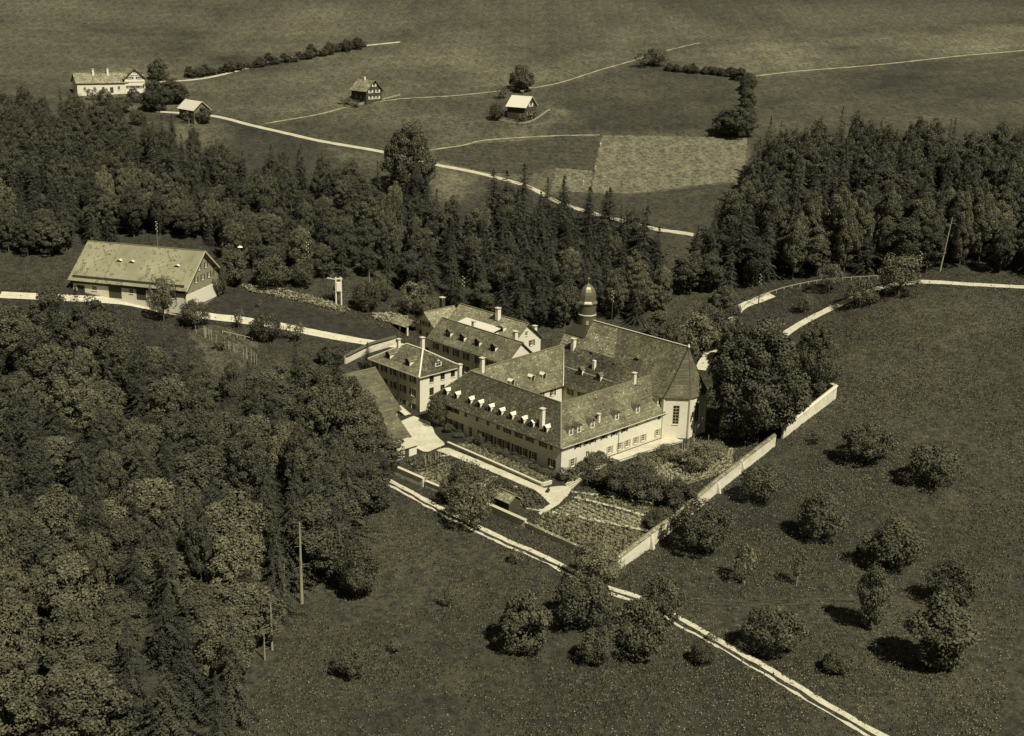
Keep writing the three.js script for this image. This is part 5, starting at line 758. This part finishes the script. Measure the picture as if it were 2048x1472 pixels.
// ---- fences
function fence(name, label, line, { h = 1.0, gap = 2.4, rails = 1, m = M.paleWood, r = 0.06 }) {
  const c = new THREE.CatmullRomCurve3(line.map(([x, z]) => V(x, 0, z))), n = Math.max(2, Math.round(c.getLength() / gap)), [ox, oz] = line[0], oy = hill(ox, oz), o = thing(name, label, 'fence', [ox, oy, oz]);
  const top = []; for (let i = 0; i <= n; i++) { const p = c.getPointAt(i / n), y = hill(p.x, p.z); const q = part('post', boxGeo(r * 2, h + 0.4, r * 2), m, o); q.position.set(p.x - ox, y - oy + h / 2 - 0.2, p.z - oz); top.push(V(p.x - ox, y - oy, p.z - oz)); }
  for (let i = 0; i < n; i++) for (let k = 0; k < rails; k++) part('rail', beam(top[i].clone().add(V(0, h - 0.05 - k * 0.42, 0.05)), top[i + 1].clone().add(V(0, h - 0.05 - k * 0.42, 0.05)), 0.09, 0.13), m, o);
}
fence('rail_fence', 'pale rail fence curving along the edge of the hill wood', MISC.wood_fence, { h: 1.1, r: 0.07 });
fence('plot_fence', 'low pale fence of the plot below the barn road', MISC.plot_fence, { h: 0.9 });
fence('garden_fence', 'pale fence before the left farmhouse of the far meadow', MISC.far_fence, { h: 0.9, rails: 2 });
fence('garden_fence', 'fence round the garden of the pale roofed farmhouse', MISC.far_fence2, { h: 1.0, rails: 2 });
// bean poles in the garden and the plot
{ const r = mulberry(88); const spots = []; for (let i = 0; i < 16; i++) spots.push([...site(30 + r() * 7, 8 + r() * 5), 'bean pole in the cluster below the church apse', 'bean poles below the apse']); const [p0, p1] = [MISC.plot[0], MISC.plot[3]]; for (let i = 0; i < 22; i++) { const a = r(), b = r(); spots.push([p0[0] + (p1[0] - p0[0]) * a + b * 5, p0[1] + (p1[1] - p0[1]) * a + b * 4, 'thin stake in the plot below the barn road', 'stakes in the plot below the barn road']); }
  for (let i = 0; i < 8; i++) spots.push([...site(-13 - r() * 6, -25 + r() * 3), 'stake in the upper kitchen garden bed', 'stakes in the upper kitchen garden']);
  const g = taper(V(0, -0.2, 0), V(0, 2.9, 0), 0.06, 0.045, 5); for (const [x, z, l, gr] of spots) { const o = part('bean_pole', g, M.paleWood, scene); o.position.set(x, hill(x, z), z); o.rotation.set((r() - 0.5) * 0.1, 0, (r() - 0.5) * 0.1); o.scale.y = 0.7 + 0.5 * r(); tag(o, l, 'pole', gr); } }
structure('plot_ground', drape(MISC.plot, 0.06, (x, z) => 0.13 * (1 + 1.2 * fbm(x * 0.3, z * 0.3, 4)), 5), meadowMat);
// flower rows above the mown slope
{ const r = mulberry(5), add = (poly, n, name, label, L) => { const xs = poly.map((p) => p[0]), zs = poly.map((p) => p[1]), put = []; for (let i = 0; i < n; i++) { const x = Math.min(...xs) + (Math.max(...xs) - Math.min(...xs)) * r(), z = Math.min(...zs) + (Math.max(...zs) - Math.min(...zs)) * r(); if (inside(poly, x, z)) put.push([x, z]); }
    const im = shade(new THREE.InstancedMesh(sprig, cropMat(L), put.length)), m = new THREE.Matrix4(); put.forEach(([x, z], i) => { const s = 0.7 + r(); m.compose(V(x, hill(x, z) + 0.03, z), new THREE.Quaternion().setFromAxisAngle(V(0, 1, 0), i), V(s, s, s)); im.setMatrixAt(i, m); }); im.name = name; scene.add(im); tag(im, label, 'plants', null, 'stuff'); };
  add(MISC.flowers, 2600, 'potato_rows', 'band of pale leafy crop along the top of the mown slope', 0.3); add(MISC.flowers2, 900, 'flower_patch', 'pale flower patch left of the small gabled house', 0.4);
  structure('flower_strip', drape(MISC.flowers, 0.06, (x, z) => 0.16 * (1 + 0.6 * fbm(x * 0.4, z * 0.4)), 0.8), meadowMat); structure('flower_ground', drape(MISC.flowers2, 0.06, (x, z) => 0.3 * (1 + 0.6 * fbm(x * 0.4, z * 0.4)), 0.8), meadowMat); }
// ---- meadow growth: tufts and white umbels
{
  const r = mulberry(4242), woods = Object.values(WOODS), siteOut = sitePoly([[-25, -70], [-25, -29], [-7, -28], [-7, 3], [2, 6], [13, 4], [37, 5], [50, 6], [60, -40], [50, -84], [20, -90]]), hard = HARD, tuftG = (() => { const l = new Leaves(), q = mulberry(3); for (let i = 0; i < 5; i++) { const n = V(q() - 0.5, 0.9, q() - 0.5).normalize(), up = V(q() - 0.5, 0.9, q() - 0.5).normalize(); up.addScaledVector(n, -up.dot(n) * 0.6).normalize(); l.put(V((q() - 0.5) * 0.5, 0.1 + 0.06 * q(), (q() - 0.5) * 0.5), n, up, 0.13, 0.36, 0.9 * (0.5 + 0.9 * q()), n, 0.1); } return l.geo(); })();
  const tufts = [], blooms = [], lines = [['barn_road', 2.3], ['wood_road', 2.1], ['hill_path', 1.4], ['field_track', 1.3], ['valley_road', 1.4]].flatMap(([n, w]) => { const c = new THREE.CatmullRomCurve3(ROADS[n].map(([x, z]) => V(x, 0, z)), false, 'centripetal'); return c.getSpacedPoints(Math.ceil(c.getLength() / 1.5)).map((p) => [p.x, p.z, w]); }), grid = new Map();
  for (const q of lines) { const k = `${Math.floor(q[0] / 4)},${Math.floor(q[1] / 4)}`; if (!grid.has(k)) grid.set(k, []); grid.get(k).push(q); }
  const onRoad = (x, z) => { for (let a = -1; a <= 1; a++) for (let b = -1; b <= 1; b++) for (const [px, pz, w] of grid.get(`${Math.floor(x / 4) + a},${Math.floor(z / 4) + b}`) ?? []) if ((px - x) ** 2 + (pz - z) ** 2 < w * w) return r() < 0.94; return false; };
  for (let i = 0; i < 420000; i++) { const d = 140 + 250 * Math.pow(r(), 0.8), x = (r() * 2 - 1) * d * 0.47, z = -d; if (inside(siteOut, x, z) || woods.some((w) => inside(w, x, z)) || inside(FIELDS.mown_slope, x, z)) continue; if (hard.some((k) => inside(k, x, z))) continue; const thick = fbm(x * 0.045, z * 0.045, 20) * 1.3 + fbm(x * 0.2, z * 0.2, 30) * 0.8 + 0.42; if (r() < thick && !onRoad(x, z)) tufts.push([x, z]); }
  for (let i = 0; i < 130000; i++) { const d = 150 + 190 * r(), x = (r() * 2 - 1) * d * 0.47, z = -d; if (inside(siteOut, x, z) || woods.some((w) => inside(w, x, z)) || inside(FIELDS.mown_slope, x, z)) continue; if (r() < (x > 25 ? 0.28 : 0.07) * (1 + 2.6 * fbm(x * 0.03, z * 0.03, 12)) * (x > 40 && z < -230 ? 1.5 : 1)) blooms.push([x, z]); }
  const put = (name, label, g, m, list, lo, hi, lift) => { const im = shade(new THREE.InstancedMesh(g, m, list.length)), k = new THREE.Matrix4(), c = new THREE.Color(); list.forEach(([x, z], i) => { const s = lo + (hi - lo) * r(); k.compose(V(x, hill(x, z) + lift, z), new THREE.Quaternion().setFromAxisAngle(V(0, 1, 0), r() * 6.28), V(s, s, s)); im.setMatrixAt(i, k); const v = 0.65 + 0.7 * r(); im.setColorAt(i, c.setRGB(v, v, v)); }); im.name = name; scene.add(im); tag(im, label, 'plants', null, 'stuff'); };
  put('meadow_grass', 'tufts of tall meadow grass spread over the slopes', tuftG, cropMat(0.075), tufts, 0.5, 1.35, 0);
  const bl = (() => { const l = new Leaves(); l.put(V(0, 0.42, 0), V(0, 0.95, 0.3).normalize(), V(1, 0, 0), 0.15, 0.15, 1, V(0, 1, 0), 0.1); return l.geo(); })();
  put('meadow_flowers', 'countless small white flowers dotting the right meadow', bl, cropMat(0.3), blooms, 0.6, 1.4, 0);
  console.log('tufts', tufts.length, blooms.length);
}
// ---- hedges at the top
{ const hedge = (label, a, b, n, w, h) => { const o = thing('hedge', label, 'hedge', [a[0], hill(...a), a[1]]); for (let i = 0; i < n; i++) { const t = i / (n - 1), x = a[0] + (b[0] - a[0]) * t, z = a[1] + (b[1] - a[1]) * t + Math.sin(i) * 0.4, k = KINDS.d[i % 3], c = part('bush', k.crown, leafMats[[1, 2, 0][i % 3]], o), q = 0.55 + 0.9 * hash2(i, w); c.position.set(x - a[0] + (hash2(i, 3) - 0.5) * w * 0.5, hill(x, z) - hill(...a), z - a[1] + (hash2(i, 7) - 0.5) * w * 0.9); c.scale.set(w * (0.6 + 0.4 * q) / k.W, h * q / k.H, w * (0.6 + 0.4 * q) / k.W); c.rotation.y = i * 2.1; } };
  hedge('long low dark hedge crossing the far meadow right of the tree clump', [70, -600], [103, -588], 26, 3.4, 3.2);
  hedge('hedge row running down from the hedge corner to the hill wood', [104, -575], [95, -512], 24, 4.2, 4.6);
  hedge('dark hedge rising behind the white farmhouse at the top left', [-150, -566], [-80, -640], 36, 5, 4.4); }
// ---- people
function person(label, x, z, turn, pose, dark) {
  const J = pose === 'crouch' ? { bones: [[[0, 0.42, 0], [0, 0.78, 0.22], 0.17, 0.15], [[0, 0.8, 0.24], [0, 0.98, 0.36], 0.06, 0.06], [[-0.1, 0.42, 0], [-0.13, 0.5, 0.38], 0.11, 0.09], [[0.1, 0.42, 0], [0.13, 0.5, 0.38], 0.11, 0.09], [[-0.13, 0.5, 0.38], [-0.13, 0.08, 0.14], 0.09, 0.07], [[0.13, 0.5, 0.38], [0.13, 0.08, 0.14], 0.09, 0.07], [[-0.2, 0.76, 0.22], [-0.22, 0.48, 0.42], 0.065, 0.05], [[0.2, 0.76, 0.22], [0.22, 0.48, 0.42], 0.065, 0.05], [[-0.22, 0.48, 0.42], [-0.14, 0.24, 0.6], 0.05, 0.035], [[0.22, 0.48, 0.42], [0.14, 0.24, 0.6], 0.05, 0.035], [[0, 0.12, -0.05], [0, 0.4, 0.02], 0.27, 0.2], [[-0.13, 0.05, 0.1], [-0.13, 0.04, 0.32], 0.06, 0.04], [[0.13, 0.05, 0.1], [0.13, 0.04, 0.32], 0.06, 0.04]], head: [0, 1.08, 0.44] }
    : { bones: [[[0, 0.95, 0], [0, 1.38, 0.06], 0.15, 0.17], [[0, 1.4, 0.06], [0, 1.54, 0.1], 0.06, 0.06], [[-0.09, 0.95, 0], [-0.13, 0.5, 0.1], 0.1, 0.075], [[0.09, 0.95, 0], [0.13, 0.5, -0.06], 0.1, 0.075], [[-0.13, 0.5, 0.1], [-0.14, 0.06, 0.06], 0.075, 0.05], [[0.13, 0.5, -0.06], [0.15, 0.06, -0.16], 0.075, 0.05], [[-0.14, 0.05, 0.04], [-0.15, 0.04, 0.24], 0.05, 0.04], [[0.15, 0.05, -0.18], [0.16, 0.04, 0.04], 0.05, 0.04], [[-0.2, 1.36, 0.06], [-0.27, 1.08, 0.14], 0.06, 0.05], [[0.2, 1.36, 0.06], [0.25, 1.1, 0.18], 0.06, 0.05], [[-0.27, 1.08, 0.14], [-0.12, 0.95, 0.36], 0.05, 0.035], [[0.25, 1.1, 0.18], [0.1, 1.06, 0.42], 0.05, 0.035]], head: [0, 1.64, 0.12] };
  const y = hill(x, z) + 0.09, o = thing('person', label, 'person', [x, y, z], turn), N = 44, mc = new MarchingCubes(N, leafMat, false, false, 60000); mc.isolation = 0; mc.reset();
  const S = 1.9, cy = 0.85, seg = (p, a, b, ra, rb) => { const ab = b.clone().sub(a), t = Math.max(0, Math.min(1, p.clone().sub(a).dot(ab) / ab.lengthSq())); return p.distanceTo(a.clone().addScaledVector(ab, t)) - (ra + (rb - ra) * t); };
  const bones = J.bones.map(([a, b, ra, rb]) => [V(...a), V(...b), ra, rb]), hd = V(...J.head);
  for (let k = 0; k < N; k++) for (let j = 0; j < N; j++) for (let i = 0; i < N; i++) {
    const p = V((i / N - 0.5) * S, (j / N - 0.5) * S + cy, (k / N - 0.5) * S + 0.15); let d = 1e3, acc = 0; const K = 14;
    for (const [a, b, ra, rb] of bones) { const q = seg(p, a, b, ra, rb); if (q < 0.5) acc += Math.exp(-K * q); d = Math.min(d, q); }
    const q = p.clone().sub(hd); const h = Math.hypot(q.x / 0.085, q.y / 0.12, q.z / 0.1) * 0.1 - 0.1; if (h < 0.5) acc += Math.exp(-K * h); d = Math.min(d, h);
    mc.field[i + j * N + k * N * N] = acc > 0 ? Math.log(acc) / K : -d;
  }
  mc.update(); const n = mc.count, pos = new Float32Array(n * 3), nor = new Float32Array(n * 3);
  for (let i = 0; i < n; i++) { pos[i * 3] = mc.positionArray[i * 3] * S / 2; pos[i * 3 + 1] = mc.positionArray[i * 3 + 1] * S / 2 + cy; pos[i * 3 + 2] = mc.positionArray[i * 3 + 2] * S / 2 + 0.15; nor[i * 3] = mc.normalArray[i * 3]; nor[i * 3 + 1] = mc.normalArray[i * 3 + 1]; nor[i * 3 + 2] = mc.normalArray[i * 3 + 2]; }
  const g = new THREE.BufferGeometry(); g.setAttribute('position', new THREE.BufferAttribute(pos, 3)); g.computeVertexNormals();
  part('body', g, dark ? M.iron : M.cream, o);
  const cap = new THREE.SphereGeometry(0.13, 12, 8, 0, Math.PI * 2, 0, Math.PI * 0.6); cap.translate(hd.x, hd.y + 0.01, hd.z - 0.015); part(dark ? 'veil' : 'hat', cap, dark ? M.darkWood : M.paleWood, o);
  return o;
}
{ const [a, b, c] = MISC.people, [px, pz] = site(-8.4, 4.4);
  person('person in dark clothes crouching on the garden path by the terrace wall end', px, pz, 2.2, 'crouch', true);
  person('person in pale clothes standing at the top corner of the hay field', a[0], a[1], 0.6, 'stand', false);
  person('person in pale clothes working halfway down the hay field edge', b[0], b[1], -0.8, 'stand', false);
  person('person in pale clothes in the crop strip below the hay field', c[0], c[1], 1.8, 'stand', false); }
renderer.render(scene, camera);
